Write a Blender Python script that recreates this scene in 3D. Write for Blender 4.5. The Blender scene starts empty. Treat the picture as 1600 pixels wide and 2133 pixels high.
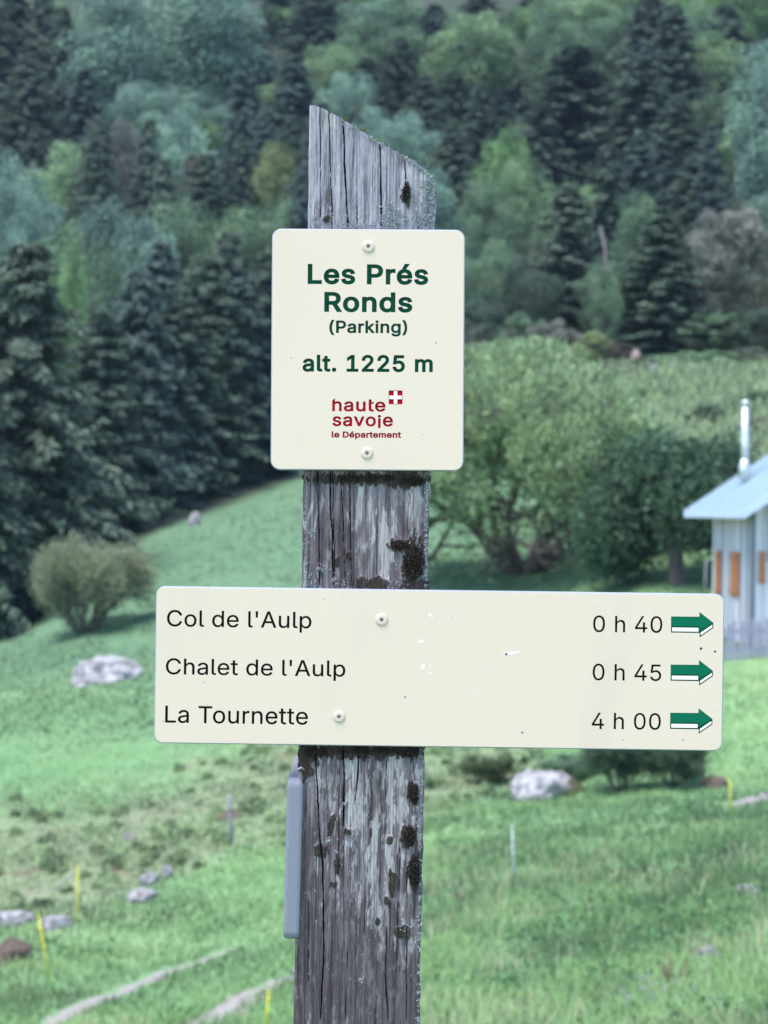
import bpy, math, random, json
import numpy as np

SC = bpy.context.scene
COL = SC.collection
# ------------------------------------------------------------------ camera
F = 3600.0                 # focal length in photograph pixels (1600 x 2133)
CX, CY = 800.0, 1066.5
ROLL = math.radians(0.8)
CR, SR = math.cos(ROLL), math.sin(ROLL)
EYE = 1.65
D0 = 1.8                   # distance of the sign faces from the camera
U = D0 / F                 # metres per photograph pixel on the sign faces

cam = bpy.data.cameras.new('camera')
camo = bpy.data.objects.new('camera', cam)
COL.objects.link(camo)
SC.camera = camo
camo.location = (0, 0, EYE)
camo.rotation_mode = 'XYZ'
from mathutils import Matrix, Vector
camo.matrix_world = Matrix.Translation((0, 0, EYE)) @ Matrix.Rotation(math.pi / 2, 4, 'X') @ Matrix.Rotation(ROLL, 4, 'Z')
cam.sensor_fit = 'VERTICAL'
cam.sensor_height = 36.0
cam.lens = 36.0 * F / 2133.0
cam.clip_start = 0.05
cam.clip_end = 3000
cam.dof.use_dof = True
cam.dof.focus_distance = D0 + 0.004
cam.dof.aperture_fstop = 9.5

# ------------------------------------------------------------------ light
SUN_EL, SUN_AZ = math.radians(70), math.radians(228)     # azimuth from +Y, clockwise: behind the camera, a little to the left
world = bpy.data.worlds.new('World')
SC.world = world
world.use_nodes = True
wn, wl = world.node_tree.nodes, world.node_tree.links
sky = wn.new('ShaderNodeTexSky')
sky.sky_type = 'NISHITA'
sky.sun_disc = False
sky.sun_elevation = SUN_EL
sky.sun_rotation = SUN_AZ
sky.altitude = 1225
sky.air_density = 1.0
sky.dust_density = 0.6
sky.ozone_density = 1.6
wn['Background'].inputs[1].default_value = 0.12
wl.new(sky.outputs[0], wn['Background'].inputs[0])
sl = bpy.data.lights.new('sun', 'SUN')
sl.energy = 1.7
sl.angle = math.radians(35)
sl.color = (1.0, 0.92, 0.82)
so = bpy.data.objects.new('sun', sl)
COL.objects.link(so)
sd = Vector((math.sin(SUN_AZ) * math.cos(SUN_EL), math.cos(SUN_AZ) * math.cos(SUN_EL), math.sin(SUN_EL)))
so.rotation_euler = sd.to_track_quat('Z', 'Y').to_euler()
so.location = (0, -5, 20)
vs = SC.view_settings
SC.display_settings.display_device = 'sRGB'
vs.view_transform = 'Standard'
vs.look = 'None'
vs.exposure = 2.18
vs.gamma = 1.0
vs.use_curve_mapping = False
SC.cycles.use_denoising = True
SC.cycles.max_bounces = 5
SC.cycles.transparent_max_bounces = 8
SC.cycles.sample_clamp_indirect = 4.0

# ------------------------------------------------------------------ small maths
def P(px, py, d):
    a = (px - CX) / F * d
    b = -(py - CY) / F * d
    return np.array((a * CR - b * SR, d, a * SR + b * CR + EYE))

def unroll(px, py):
    a, b = px - CX, -(py - CY)
    return a * CR - b * SR, a * SR + b * CR      # pixels right and up of the optical axis

def hash2(ix, iy, seed=0):
    h = (ix.astype(np.int64) * 374761393 + iy.astype(np.int64) * 668265263 + seed * 1442695041) & 0xFFFFFFFF
    h = ((h ^ (h >> 13)) * 1274126177) & 0xFFFFFFFF
    h = (h ^ (h >> 16)) & 0xFFFFFFFF
    return h / 4294967295.0

def noise2(x, y, seed=0):
    x = np.asarray(x, float); y = np.asarray(y, float)
    ix, iy = np.floor(x), np.floor(y)
    fx, fy = x - ix, y - iy
    fx = fx * fx * (3 - 2 * fx); fy = fy * fy * (3 - 2 * fy)
    a = hash2(ix, iy, seed); b = hash2(ix + 1, iy, seed)
    c = hash2(ix, iy + 1, seed); d = hash2(ix + 1, iy + 1, seed)
    return (a * (1 - fx) + b * fx) * (1 - fy) + (c * (1 - fx) + d * fx) * fy

def fbm(x, y, seed=0, octaves=4):
    s, a, t = 0.0, 0.5, 0.0
    for o in range(octaves):
        s = s + a * noise2(np.asarray(x) * 2 ** o, np.asarray(y) * 2 ** o, seed + o * 17)
        t += a; a *= 0.5
    return s / t

def sstep(a, b, x):
    t = np.clip((x - a) / (b - a), 0, 1)
    return t * t * (3 - 2 * t)

def unit(v):
    return v / np.maximum(np.linalg.norm(v, axis=-1, keepdims=True), 1e-9)

# ------------------------------------------------------------------ object helpers
def mesh_np(name, V, faces, mat=None, attrs=None, smooth=False, mat_idx=None):
    """faces: list of (M x k) int arrays"""
    me = bpy.data.meshes.new(name)
    V = np.asarray(V, np.float32)
    faces = [np.asarray(f, np.int32) for f in faces if len(f)]
    me.vertices.add(len(V))
    me.vertices.foreach_set('co', V.ravel())
    nl = sum(f.size for f in faces); nf = sum(len(f) for f in faces)
    me.loops.add(nl); me.polygons.add(nf)
    me.loops.foreach_set('vertex_index', np.concatenate([f.ravel() for f in faces]))
    tot = np.concatenate([np.full(len(f), f.shape[1], np.int32) for f in faces])
    start = np.concatenate(([0], np.cumsum(tot)[:-1])).astype(np.int32)
    me.polygons.foreach_set('loop_start', start)
    me.polygons.foreach_set('loop_total', tot)
    me.polygons.foreach_set('use_smooth', np.full(nf, smooth))
    for k, a in (attrs or {}).items():
        at = me.attributes.new(k, 'FLOAT', 'POINT')
        at.data.foreach_set('value', np.asarray(a, np.float32))
    for m in (mat if isinstance(mat, (list, tuple)) else [mat]):
        if m: me.materials.append(m)
    if mat_idx is not None:
        me.polygons.foreach_set('material_index', np.asarray(mat_idx, np.int32))
    me.update(calc_edges=True)
    return me

def link(name, data, parent=None, loc=(0, 0, 0), rot=(0, 0, 0), scale=(1, 1, 1), color=None):
    o = bpy.data.objects.new(name, data)
    COL.objects.link(o)
    o.location = loc; o.rotation_euler = rot; o.scale = scale
    if parent: o.parent = parent
    if color is not None: o.color = (*color, 1)
    return o

def tag(o, label=None, cat=None, group=None, kind=None):
    if label: o['label'] = label
    if cat: o['category'] = cat
    if group: o['group'] = group
    if kind: o['kind'] = kind
    return o

class MB:
    """collects polygons"""
    def __init__(s): s.v = []; s.f = []; s.m = []
    def box(s, c, sz, m=0, R=None):
        n = len(s.v)
        for dx in (-.5, .5):
            for dy in (-.5, .5):
                for dz in (-.5, .5):
                    p = np.array((dx * sz[0], dy * sz[1], dz * sz[2]))
                    if R is not None: p = R @ p
                    s.v.append(tuple(p + np.array(c)))
        for q in ((0, 1, 3, 2), (4, 6, 7, 5), (0, 4, 5, 1), (2, 3, 7, 6), (0, 2, 6, 4), (1, 5, 7, 3)):
            s.f.append([n + i for i in q]); s.m.append(m)
        return s
    def hexa(s, pts, m=0):
        """pts: 4 bottom (ccw) + 4 top"""
        n = len(s.v); s.v += [tuple(p) for p in pts]
        for q in ((3, 2, 1, 0), (4, 5, 6, 7), (0, 1, 5, 4), (1, 2, 6, 5), (2, 3, 7, 6), (3, 0, 4, 7)):
            s.f.append([n + i for i in q]); s.m.append(m)
        return s
    def tube(s, pts, radii, sides=8, m=0, cap=True):
        pts = np.asarray(pts, float); n0 = len(s.v); k = len(pts)
        for i in range(k):
            t = unit(pts[min(i + 1, k - 1)] - pts[max(i - 1, 0)])
            a = np.cross(t, (0, 0, 1.0)); a = np.array((1.0, 0, 0)) if np.linalg.norm(a) < 1e-3 else unit(a)
            b = np.cross(a, t)
            for j in range(sides):
                th = 2 * math.pi * j / sides
                s.v.append(tuple(pts[i] + radii[i] * (math.cos(th) * a + math.sin(th) * b)))
        for i in range(k - 1):
            for j in range(sides):
                j2 = (j + 1) % sides
                s.f.append([n0 + i * sides + j, n0 + i * sides + j2, n0 + (i + 1) * sides + j2, n0 + (i + 1) * sides + j]); s.m.append(m)
        if cap:
            s.f.append([n0 + j for j in range(sides)][::-1]); s.m.append(m)
            s.f.append([n0 + (k - 1) * sides + j for j in range(sides)]); s.m.append(m)
        return s
    def mesh(s, name, mats, smooth=False):
        me = bpy.data.meshes.new(name)
        me.from_pydata(s.v, [], s.f)
        for m in (mats if isinstance(mats, (list, tuple)) else [mats]): me.materials.append(m)
        me.polygons.foreach_set('material_index', s.m)
        me.polygons.foreach_set('use_smooth', [smooth] * len(s.f))
        me.update()
        return me
    def build(s, name, mats, parent=None, smooth=False, **k):
        return link(name, s.mesh(name, mats, smooth), parent, **k)

# ------------------------------------------------------------------ materials
class NT:
    def __init__(s, name):
        s.mat = bpy.data.materials.new(name); s.mat.use_nodes = True
        s.n = s.mat.node_tree.nodes; s.l = s.mat.node_tree.links
        s.b = s.n['Principled BSDF']; s.out = s.n['Material Output']
        s.b.inputs['Specular IOR Level'].default_value = 0.3
    def node(s, t, **k):
        x = s.n.new(t)
        for a, v in k.items(): setattr(x, a, v)
        return x
    def put(s, sock, v):
        if hasattr(v, 'links') or isinstance(v, bpy.types.NodeSocket): s.l.new(v, sock)
        else: sock.default_value = v
    def coord(s, scale=(1, 1, 1), kind='Object'):
        tc = s.node('ShaderNodeTexCoord'); mp = s.node('ShaderNodeMapping')
        s.l.new(tc.outputs[kind], mp.inputs[0]); mp.inputs['Scale'].default_value = scale
        return mp.outputs[0]
    def noise(s, vec, scale=1, detail=4, rough=0.55, dist=0.0):
        x = s.node('ShaderNodeTexNoise'); s.l.new(vec, x.inputs['Vector'])
        x.inputs['Scale'].default_value = scale; x.inputs['Detail'].default_value = detail
        x.inputs['Roughness'].default_value = rough; x.inputs['Distortion'].default_value = dist
        return x.outputs[0]
    def attr(s, name):
        return s.node('ShaderNodeAttribute', attribute_name=name).outputs['Fac']
    def math(s, op, a, b=0.0, clamp=False):
        x = s.node('ShaderNodeMath', operation=op, use_clamp=clamp)
        s.put(x.inputs[0], a); s.put(x.inputs[1], b)
        return x.outputs[0]
    def step(s, v, lo, hi):
        x = s.node('ShaderNodeMapRange', interpolation_type='SMOOTHSTEP')
        s.put(x.inputs[0], v); x.inputs[1].default_value = lo; x.inputs[2].default_value = hi
        return x.outputs[0]
    def mix(s, f, a, b, mode='MIX'):
        x = s.node('ShaderNodeMix', data_type='RGBA', blend_type=mode)
        s.put(x.inputs[0], f)
        for sock, v in ((x.inputs[6], a), (x.inputs[7], b)):
            s.put(sock, (*v, 1) if isinstance(v, tuple) and len(v) == 3 else v)
        return x.outputs[2]
    def color(s, c):
        s.put(s.b.inputs['Base Color'], (*c, 1) if isinstance(c, tuple) else c); return s
    def rough(s, r): s.put(s.b.inputs['Roughness'], r); return s
    def bump(s, h, strength=0.5, dist=0.01):
        x = s.node('ShaderNodeBump'); s.l.new(h, x.inputs['Height'])
        x.inputs['Strength'].default_value = strength; x.inputs['Distance'].default_value = dist
        s.l.new(x.outputs[0], s.b.inputs['Normal']); return s

def plain(name, c, rough=0.6, var=0.12, scale=30, metallic=0.0, bump=0.0):
    t = NT(name); n = t.noise(t.coord(), scale, 4)
    t.color(t.mix(n, tuple(v * (1 - var) for v in c), tuple(min(1, v * (1 + var)) for v in c))).rough(rough)
    t.b.inputs['Metallic'].default_value = metallic
    if bump: t.bump(n, bump, 0.01)
    return t.mat

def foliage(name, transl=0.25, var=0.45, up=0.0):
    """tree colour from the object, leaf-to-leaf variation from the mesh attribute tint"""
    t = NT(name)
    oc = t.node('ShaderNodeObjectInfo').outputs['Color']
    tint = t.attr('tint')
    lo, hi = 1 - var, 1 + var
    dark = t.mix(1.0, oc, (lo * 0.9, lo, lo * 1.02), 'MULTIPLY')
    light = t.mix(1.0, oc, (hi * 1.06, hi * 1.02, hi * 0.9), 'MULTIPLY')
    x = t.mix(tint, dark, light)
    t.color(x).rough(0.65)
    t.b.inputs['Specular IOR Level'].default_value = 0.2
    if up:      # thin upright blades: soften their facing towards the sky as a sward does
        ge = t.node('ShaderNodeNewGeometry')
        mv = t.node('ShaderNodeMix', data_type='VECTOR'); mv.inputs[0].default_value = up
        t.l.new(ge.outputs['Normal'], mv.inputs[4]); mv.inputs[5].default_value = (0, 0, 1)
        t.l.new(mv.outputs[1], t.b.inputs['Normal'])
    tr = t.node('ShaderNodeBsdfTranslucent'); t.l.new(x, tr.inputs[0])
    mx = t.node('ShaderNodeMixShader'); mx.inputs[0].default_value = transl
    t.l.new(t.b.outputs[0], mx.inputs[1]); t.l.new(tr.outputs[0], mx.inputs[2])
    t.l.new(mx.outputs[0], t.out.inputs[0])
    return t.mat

M_LEAF = foliage('leaf', 0.3, 0.5)
M_NEEDLE = foliage('needle', 0.12, 0.6)
M_BLADE = foliage('grass_blade', 0.25, 0.5, up=0.7)
M_BARK = plain('bark', (0.075, 0.065, 0.06), 0.9, 0.4, 14, bump=0.5)
M_BARK_PALE = plain('pale_bark', (0.13, 0.11, 0.115), 0.9, 0.3, 14)

# ------------------------------------------------------------------ terrain
TCOLS = [-700, 0, 200, 330, 450, 640, 900, 1150, 1350, 1600, 2300]
TPY = {
 -700: {20: 2150, 26: 1930, 30: 1820, 36: 1700, 46: 1520, 60: 1400, 75: 1330, 90: 1290, 115: 1100, 150: 700, 170: 420, 200: 200, 280: -250, 430: -700},
 0: {20: 2150, 24: 2010, 27: 1930, 30: 1850, 34: 1740, 38: 1650, 46: 1510, 55: 1420, 65: 1360, 75: 1325, 90: 1270, 115: 1060, 150: 640, 170: 360, 200: 180, 280: -250, 430: -700},
 200: {20: 2130, 24: 1990, 27: 1900, 30: 1820, 34: 1725, 38: 1650, 46: 1490, 55: 1375, 65: 1285, 75: 1215, 90: 1150, 115: 1010, 150: 600, 170: 360, 200: 180, 280: -250, 430: -700},
 330: {20: 2120, 24: 1980, 27: 1890, 30: 1810, 34: 1710, 38: 1640, 46: 1480, 55: 1360, 65: 1260, 75: 1185, 92: 1092, 115: 980, 150: 580, 170: 360, 200: 180, 280: -250, 430: -700},
 450: {20: 2110, 24: 1960, 27: 1860, 30: 1775, 34: 1690, 38: 1610, 46: 1470, 55: 1350, 65: 1240, 75: 1160, 97: 1052, 115: 950, 150: 560, 170: 360, 200: 180, 280: -250, 430: -700},
 640: {18: 2150, 22: 1990, 26: 1850, 30: 1735, 34: 1650, 38: 1580, 46: 1440, 55: 1320, 65: 1215, 80: 1090, 104: 992, 118: 900, 150: 520, 170: 350, 200: 170, 280: -250, 430: -700},
 900: {14: 2210, 18: 2010, 22: 1860, 26: 1775, 30: 1710, 34: 1640, 40: 1500, 47: 1340, 55: 1225, 65: 1130, 80: 1000, 95: 850, 115: 700, 150: 450, 200: 150, 280: -250, 430: -700},
 1150: {14: 2190, 18: 1990, 22: 1840, 26: 1750, 30: 1690, 33: 1660, 37: 1560, 41: 1420, 47: 1300, 55: 1200, 65: 1090, 80: 910, 95: 770, 115: 690, 150: 440, 200: 150, 280: -250, 430: -700},
 1350: {14: 2170, 18: 1970, 22: 1820, 26: 1725, 30: 1665, 33: 1600, 36.5: 1385, 40: 1330, 46: 1245, 55: 1130, 70: 950, 85: 815, 95: 760, 115: 690, 150: 430, 200: 150, 280: -250, 430: -700},
 1600: {14: 2150, 18: 1930, 22: 1775, 26: 1705, 28: 1682, 30: 1640, 33: 1500, 36.5: 1372, 39: 1345, 43: 1290, 48: 1190, 57: 1070, 70: 930, 85: 800, 95: 752, 115: 690, 150: 440, 200: 150, 280: -250, 430: -700},
 2300: {14: 2100, 18: 1900, 22: 1760, 26: 1690, 30: 1600, 36: 1400, 44: 1300, 57: 1080, 70: 930, 85: 800, 95: 752, 115: 690, 150: 440, 200: 150, 280: -250, 430: -700},
}
NEAR = {1.0: 7006, 1.8: 4566, 3: 3500, 6: 2640, 10: 2370}
NC, ND = 121, 240
GCOL = np.linspace(-700, 2300, NC)
GLOG = np.linspace(0, math.log(430), ND)
rows = []
for c in TCOLS:
    t = dict(NEAR); t.update(TPY[c])
    ds = sorted(t)
    rows.append(np.interp(GLOG, [math.log(d) for d in ds], [t[d] for d in ds]))
rows = np.array(rows)
TAB = np.array([[np.interp(c, TCOLS, rows[:, j]) for j in range(ND)] for c in GCOL])
for _ in range(3):
    t = np.pad(TAB, 1, mode='edge')
    TAB = 0.5 * TAB + 0.125 * (t[:-2, 1:-1] + t[2:, 1:-1] + t[1:-1, :-2] + t[1:-1, 2:])

def table(px, d):
    i = np.clip((np.asarray(px, float) + 700) / 3000 * (NC - 1), 0, NC - 1.001)
    j = np.clip(np.log(np.maximum(d, 1.0)) / math.log(430) * (ND - 1), 0, ND - 1.001)
    i0, j0 = i.astype(int), j.astype(int); fi, fj = i - i0, j - j0
    return (TAB[i0, j0] * (1 - fi) + TAB[i0 + 1, j0] * fi) * (1 - fj) + (TAB[i0, j0 + 1] * (1 - fi) + TAB[i0 + 1, j0 + 1] * fi) * fj

def ground_z(x, y, bumps=True):
    x = np.asarray(x, float); y = np.asarray(y, float)
    d = np.maximum(y, 1.0)
    px = np.clip(CX + F * x / d, -700, 2300)
    a = (px - CX) / F * d
    b = -(table(px, d) - CY) / F * d
    z = a * SR + b * CR + EYE
    if bumps:
        amp = 0.10 * sstep(3, 9, d) + 0.25 * sstep(80, 140, d)
        z = z + amp * (fbm(x * 0.9, y * 0.9, 3, 3) - 0.5) + 0.35 * sstep(12, 30, d) * (fbm(x * 0.16, y * 0.16, 9, 2) - 0.5)
    return z

def on_ground(px, py, dmin=4.0):
    """distance at which the view ray through a photograph pixel meets the ground"""
    d = np.linspace(dmin, 300, 3000)
    p = table(np.full_like(d, px), d)
    k = np.nonzero(p <= py)[0]
    return float(d[k[0]]) if len(k) else 300.0

def gpt(px, d, lift=0.0):
    x = P(px, float(table(np.array(px), np.array(d))), d)[0]
    return np.array((x, d, float(ground_z(x, d)) + lift))

def scrub_mask(px, py, d):
    """rough herb bank between the track and the meadow (vegetation type, 0..1)"""
    lo = np.interp(px, [0, 200, 480, 640, 900, 1050, 1200], [1915, 1905, 1790, 1760, 1715, 1660, 1600])
    hi = np.interp(px, [0, 200, 480, 640, 900, 1050, 1200], [1690, 1660, 1570, 1540, 1540, 1540, 1580])
    rag = 110 * (fbm(np.asarray(px) * 0.02 + 4, np.asarray(d) * 0.35, 88, 4) - 0.5)
    m = sstep(-22, 30, lo - py + rag * 0.4) * sstep(-70, 70, py - hi + rag)
    return m * (1 - sstep(1080, 1200, px))

ys = np.concatenate((np.linspace(-25, 2, 14), np.exp(np.linspace(math.log(2.6), math.log(429), 330))))
tt = np.linspace(-1, 1, 321); tt = np.sign(tt) * np.abs(tt) ** 1.45
YY, TT = np.meshgrid(ys, tt, indexing='ij')
XX = TT * (0.95 * np.maximum(YY, 0) + 18)
ZZ = ground_z(XX, YY)
nr, nc = YY.shape
idx = np.arange(nr * nc).reshape(nr, nc)
Q = np.stack((idx[:-1, :-1], idx[:-1, 1:], idx[1:, 1:], idx[1:, :-1]), -1).reshape(-1, 4)
DD = np.maximum(YY, 1)
PXX = CX + F * XX / DD
PYY = table(np.clip(PXX, -700, 2300), DD)
scrub = scrub_mask(PXX, PYY, DD) * (YY > 15)
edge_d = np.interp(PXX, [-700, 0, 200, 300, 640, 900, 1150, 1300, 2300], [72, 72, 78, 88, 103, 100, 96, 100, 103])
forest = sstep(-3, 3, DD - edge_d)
far_meadow = sstep(40, 62, DD + 14 * (fbm(XX * 0.12, YY * 0.12, 35, 3) - 0.5))      # meadow colour turns darker and greyer with distance, ragged border
dry = sstep(0.3, 0.6, fbm(XX * 0.12 + 5, YY * 0.05, 31, 3)) * sstep(52, 75, DD) * sstep(1050, 1300, PXX)

t = NT('meadow_ground')
co = t.coord()
n1 = t.noise(co, 0.35, 6, 0.68); n2 = t.noise(co, 2.2, 7, 0.72); n3 = t.noise(co, 0.09, 3, 0.5)
g = t.mix(t.step(n2, 0.35, 0.65), (0.088, 0.165, 0.072), (0.155, 0.270, 0.118))
g = t.mix(t.step(n1, 0.42, 0.66), g, (0.185, 0.270, 0.125))
g = t.mix(t.math('MULTIPLY', t.step(n3, 0.4, 0.6), 0.5), g, (0.105, 0.225, 0.105))
g = t.mix(t.math('MULTIPLY', t.attr('far_meadow'), 0.85), g, t.mix(t.step(n2, 0.35, 0.65), (0.066, 0.125, 0.076), (0.105, 0.185, 0.110)))
g = t.mix(t.math('MULTIPLY', t.attr('dry'), 0.9), g, (0.190, 0.240, 0.140))
sc_c = t.mix(t.step(n2, 0.35, 0.6), (0.105, 0.120, 0.075), (0.19, 0.245, 0.14))
sc_c = t.mix(t.step(n1, 0.55, 0.65), sc_c, (0.17, 0.13, 0.10))
g = t.mix(t.attr('scrub'), g, sc_c)
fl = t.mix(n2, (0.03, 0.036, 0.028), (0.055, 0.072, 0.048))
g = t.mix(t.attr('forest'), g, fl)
t.color(g).rough(0.95).bump(n2, 0.6, 0.05)
t.b.inputs['Specular IOR Level'].default_value = 0.1
M_GROUND = t.mat
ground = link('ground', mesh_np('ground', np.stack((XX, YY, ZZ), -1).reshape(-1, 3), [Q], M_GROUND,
              {'far_meadow': far_meadow.ravel(), 'scrub': scrub.ravel(), 'forest': forest.ravel(), 'dry': dry.ravel()}, smooth=True))
tag(ground, kind='structure')

# ------------------------------------------------------------------ track, gravel
t = NT('pale_gravel')
co = t.coord()
n = t.noise(co, 9, 6, 0.7); n2 = t.noise(co, 45, 3, 0.6)
t.color(t.mix(t.step(n2, 0.4, 0.65), t.mix(n, (0.13, 0.12, 0.105), (0.25, 0.235, 0.215)), (0.33, 0.31, 0.29))).rough(0.95).bump(n2, 0.8, 0.02)
M_GRAVEL = t.mat

def ribbon(name, pts, widths, seed, mat=M_GRAVEL, lift=0.012, kind='structure', n=90, ragged=0.95):
    """pts: (px, py) on the ground; widths in metres; ragged edges"""
    pts = [(px, on_ground(px, py)) for px, py in pts]
    s = np.linspace(0, 1, len(pts)); q = np.linspace(0, 1, n)
    px = np.interp(q, s, [p[0] for p in pts]); d = np.interp(q, s, [p[1] for p in pts])
    w = np.interp(q, np.linspace(0, 1, len(widths)), widths)
    x = np.array([P(a, float(table(np.array(a), np.array(b))), b)[0] for a, b in zip(px, d)])
    T = unit(np.stack((np.gradient(x), np.gradient(d)), -1)); N = np.stack((T[:, 1], -T[:, 0]), -1)
    L = np.cumsum(np.hypot(np.gradient(x), np.gradient(d)))
    m = 9
    V = []
    for k in range(m):
        side = -1 + 2 * k / (m - 1)
        r = w / 2 * (1 + ragged * (fbm(L * 3.0, np.full(n, 3.0 + (side > 0) * 7), seed, 4) - 0.5) * 2)
        xx = x + N[:, 0] * r * side; yy = d + N[:, 1] * r * side
        V.append(np.stack((xx, yy, ground_z(xx, yy) + lift * (1.05 - abs(side) ** 3)), -1))
    V = np.array(V)
    ii = np.arange(m * n).reshape(m, n)
    q4 = np.stack((ii[:-1, :-1], ii[:-1, 1:], ii[1:, 1:], ii[1:, :-1]), -1).reshape(-1, 4)
    return tag(link(name, mesh_np(name, V.reshape(-1, 3), [q4], mat, smooth=True)), kind=kind)

ribbon('track', [(60, 2160), (150, 2112), (250, 2070), (340, 2032), (430, 2000), (500, 1972)], [0.40, 0.38, 0.36, 0.3, 0.18, 0.03], 5)
ribbon('track', [(360, 2175), (440, 2118), (510, 2078), (580, 2042), (650, 2010), (760, 1965), (860, 1925)], [0.56, 0.56, 0.5, 0.44, 0.36, 0.25, 0.02], 8)
ribbon('track', [(1520, 1693), (1570, 1682), (1640, 1674), (1760, 1668)], [0.02, 0.8, 1.4, 1.4], 12)
ribbon('path', [(1500, 757), (1560, 752), (1640, 749), (1800, 748)], [0.05, 2.2, 2.6, 2.6], 21, lift=0.08)

# ------------------------------------------------------------------ plants: mesh builders
def leaf_quads(Pc, D, S, length, width):
    """diamond leaves: centre Pc, direction D, side S"""
    L = length[:, None]; Wd = width[:, None]
    a = Pc - D * L * 0.5; b = Pc + S * Wd * 0.5 + D * L * 0.05; c = Pc + D * L * 0.5; d = Pc - S * Wd * 0.5 + D * L * 0.05
    V = np.stack((a, b, c, d), 1).reshape(-1, 3)
    Fq = np.arange(len(V)).reshape(-1, 4)
    return V, Fq

def spruce_mesh(seed, droop=0.32, R=0.2, levels=40, per=10, bare=0.03, segs=12, fr=7, gappy=0.0):
    r = np.random.default_rng(seed)
    PC, DR, SD, LN, WD, TI = [], [], [], [], [], []
    for lv in range(levels):
        h = bare + (0.985 - bare) * (lv / (levels - 1)) ** 0.92
        for k in range(per):
            if r.random() < gappy: continue
            az = 2 * math.pi * (k + r.random()) / per + lv * 1.3
            hh = min(h + r.normal() * 0.02, 0.985)
            base_len = R * (1 - hh) ** 0.66 * (0.55 + 0.45 * min(1, hh / 0.12)) + 0.006
            L = base_len * r.choice((r.uniform(0.45, 0.8), r.uniform(0.85, 1.3)))
            s = np.linspace(0.12, 1.0, segs)
            rad = np.array((math.cos(az), math.sin(az), 0.0)); tan = np.array((-rad[1], rad[0], 0.0))
            z = hh + L * (0.22 * s - (droop + 0.25) * s ** 2 + 0.16 * s ** 4)
            c = rad[None] * (s * L)[:, None]; c[:, 2] = z
            for q in range(fr):
                sgn = (-1, 1, 0, 0.4, -0.6, 0.7, 0.1)[q % 7]
                d = unit(rad[None] * r.uniform(0.3, 0.9, (segs, 1)) + tan[None] * sgn * r.uniform(0.6, 1.1, (segs, 1)) + np.array((0, 0, -1.0))[None] * r.uniform(0.4, 1.7, (segs, 1)))
                ln = (0.019 + 0.016 * (1 - s)) * r.uniform(0.7, 1.35, segs) * (0.75 + 0.5 * (1 - hh))
                up = unit(np.cross(d, r.normal(size=(segs, 3)) * 0.5 + np.array((0, 0, 1.0))))
                PC.append(c + d * (ln * 0.5)[:, None] + r.normal(size=(segs, 3)) * 0.006)
                DR.append(d); SD.append(up); LN.append(ln); WD.append(ln * 0.30)
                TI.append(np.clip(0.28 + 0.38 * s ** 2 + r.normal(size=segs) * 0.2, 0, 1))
    V, Q = leaf_quads(np.concatenate(PC), np.concatenate(DR), np.concatenate(SD), np.concatenate(LN), np.concatenate(WD))
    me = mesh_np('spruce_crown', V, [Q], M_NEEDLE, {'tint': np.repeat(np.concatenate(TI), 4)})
    mb = MB(); mb.tube([(0, 0, -0.03), (0, 0, 0.3), (0, 0, 0.7), (0, 0, 0.99)], [0.016, 0.012, 0.006, 0.001], 7)
    return me, mb.mesh('spruce_trunk', M_BARK, True)

def broad_mesh(seed, rx=0.32, rz=0.40, cz=0.58, n_lobes=52, leaves=250, size=0.022, top=1.0, lo=0.0):
    r = np.random.default_rng(seed)
    PC, DR, SD, LN, WD, TI = [], [], [], [], [], []
    ends = []
    for i in range(n_lobes):
        v = unit(r.normal(size=3)); rad = r.uniform(0.45, 1.0) ** 0.7
        wob = 0.75 + 0.5 * r.random()
        c = np.array((v[0] * rx * rad * wob, v[1] * rx * rad * wob, cz + v[2] * rz * rad))
        if c[2] < lo + 0.08: c[2] = lo + 0.08 + 0.1 * r.random()
        taper = 1 - (1 - top) * np.clip((c[2] - cz) / rz, 0, 1)
        c[:2] *= taper
        lr = r.uniform(0.075, 0.15); lob = r.normal() * 0.22
        ends.append(c)
        n = int(leaves * r.uniform(0.7, 1.2))
        w = unit(r.normal(size=(n, 3)) + np.array((0, 0, 0.25))[None])
        p = c + w * lr * r.uniform(0.55, 1.08, (n, 1)) * np.array((1.05, 1.05, 0.9))
        d = unit(r.normal(size=(n, 3)) + w * 0.6); s = unit(np.cross(d, w + r.normal(size=(n, 3)) * 0.7))
        PC.append(p); DR.append(d); SD.append(s)
        LN.append(size * r.uniform(0.7, 1.4, n)); WD.append(size * r.uniform(0.45, 0.85, n))
        TI.append(np.clip(r.normal(size=n) * 0.17 + 0.5 + lob, 0, 1))
    PCa = np.concatenate(PC)
    V, Q = leaf_quads(PCa, np.concatenate(DR), np.concatenate(SD), np.concatenate(LN), np.concatenate(WD))
    k = 1.0 / PCa[:, 2].max()
    V *= k
    me = mesh_np('broad_crown', V, [Q], M_LEAF, {'tint': np.repeat(np.concatenate(TI), 4)})
    mb = MB(); mb.tube([(0, 0, -0.03), (0.005, 0.005, cz * 0.5 * k), (0, 0, (cz + rz * 0.6) * k)], [0.02, 0.015, 0.004], 7)
    for c in ends[::5]:
        z0 = max(0.08, c[2] * 0.5) * k
        m = np.array((c[0] * 0.4 * k, c[1] * 0.4 * k, (z0 + c[2] * k) / 2))
        mb.tube([(0, 0, z0), m, c * k], [0.008, 0.006, 0.002], 5)
    return me, mb.mesh('broad_trunk', M_BARK, True)

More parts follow.
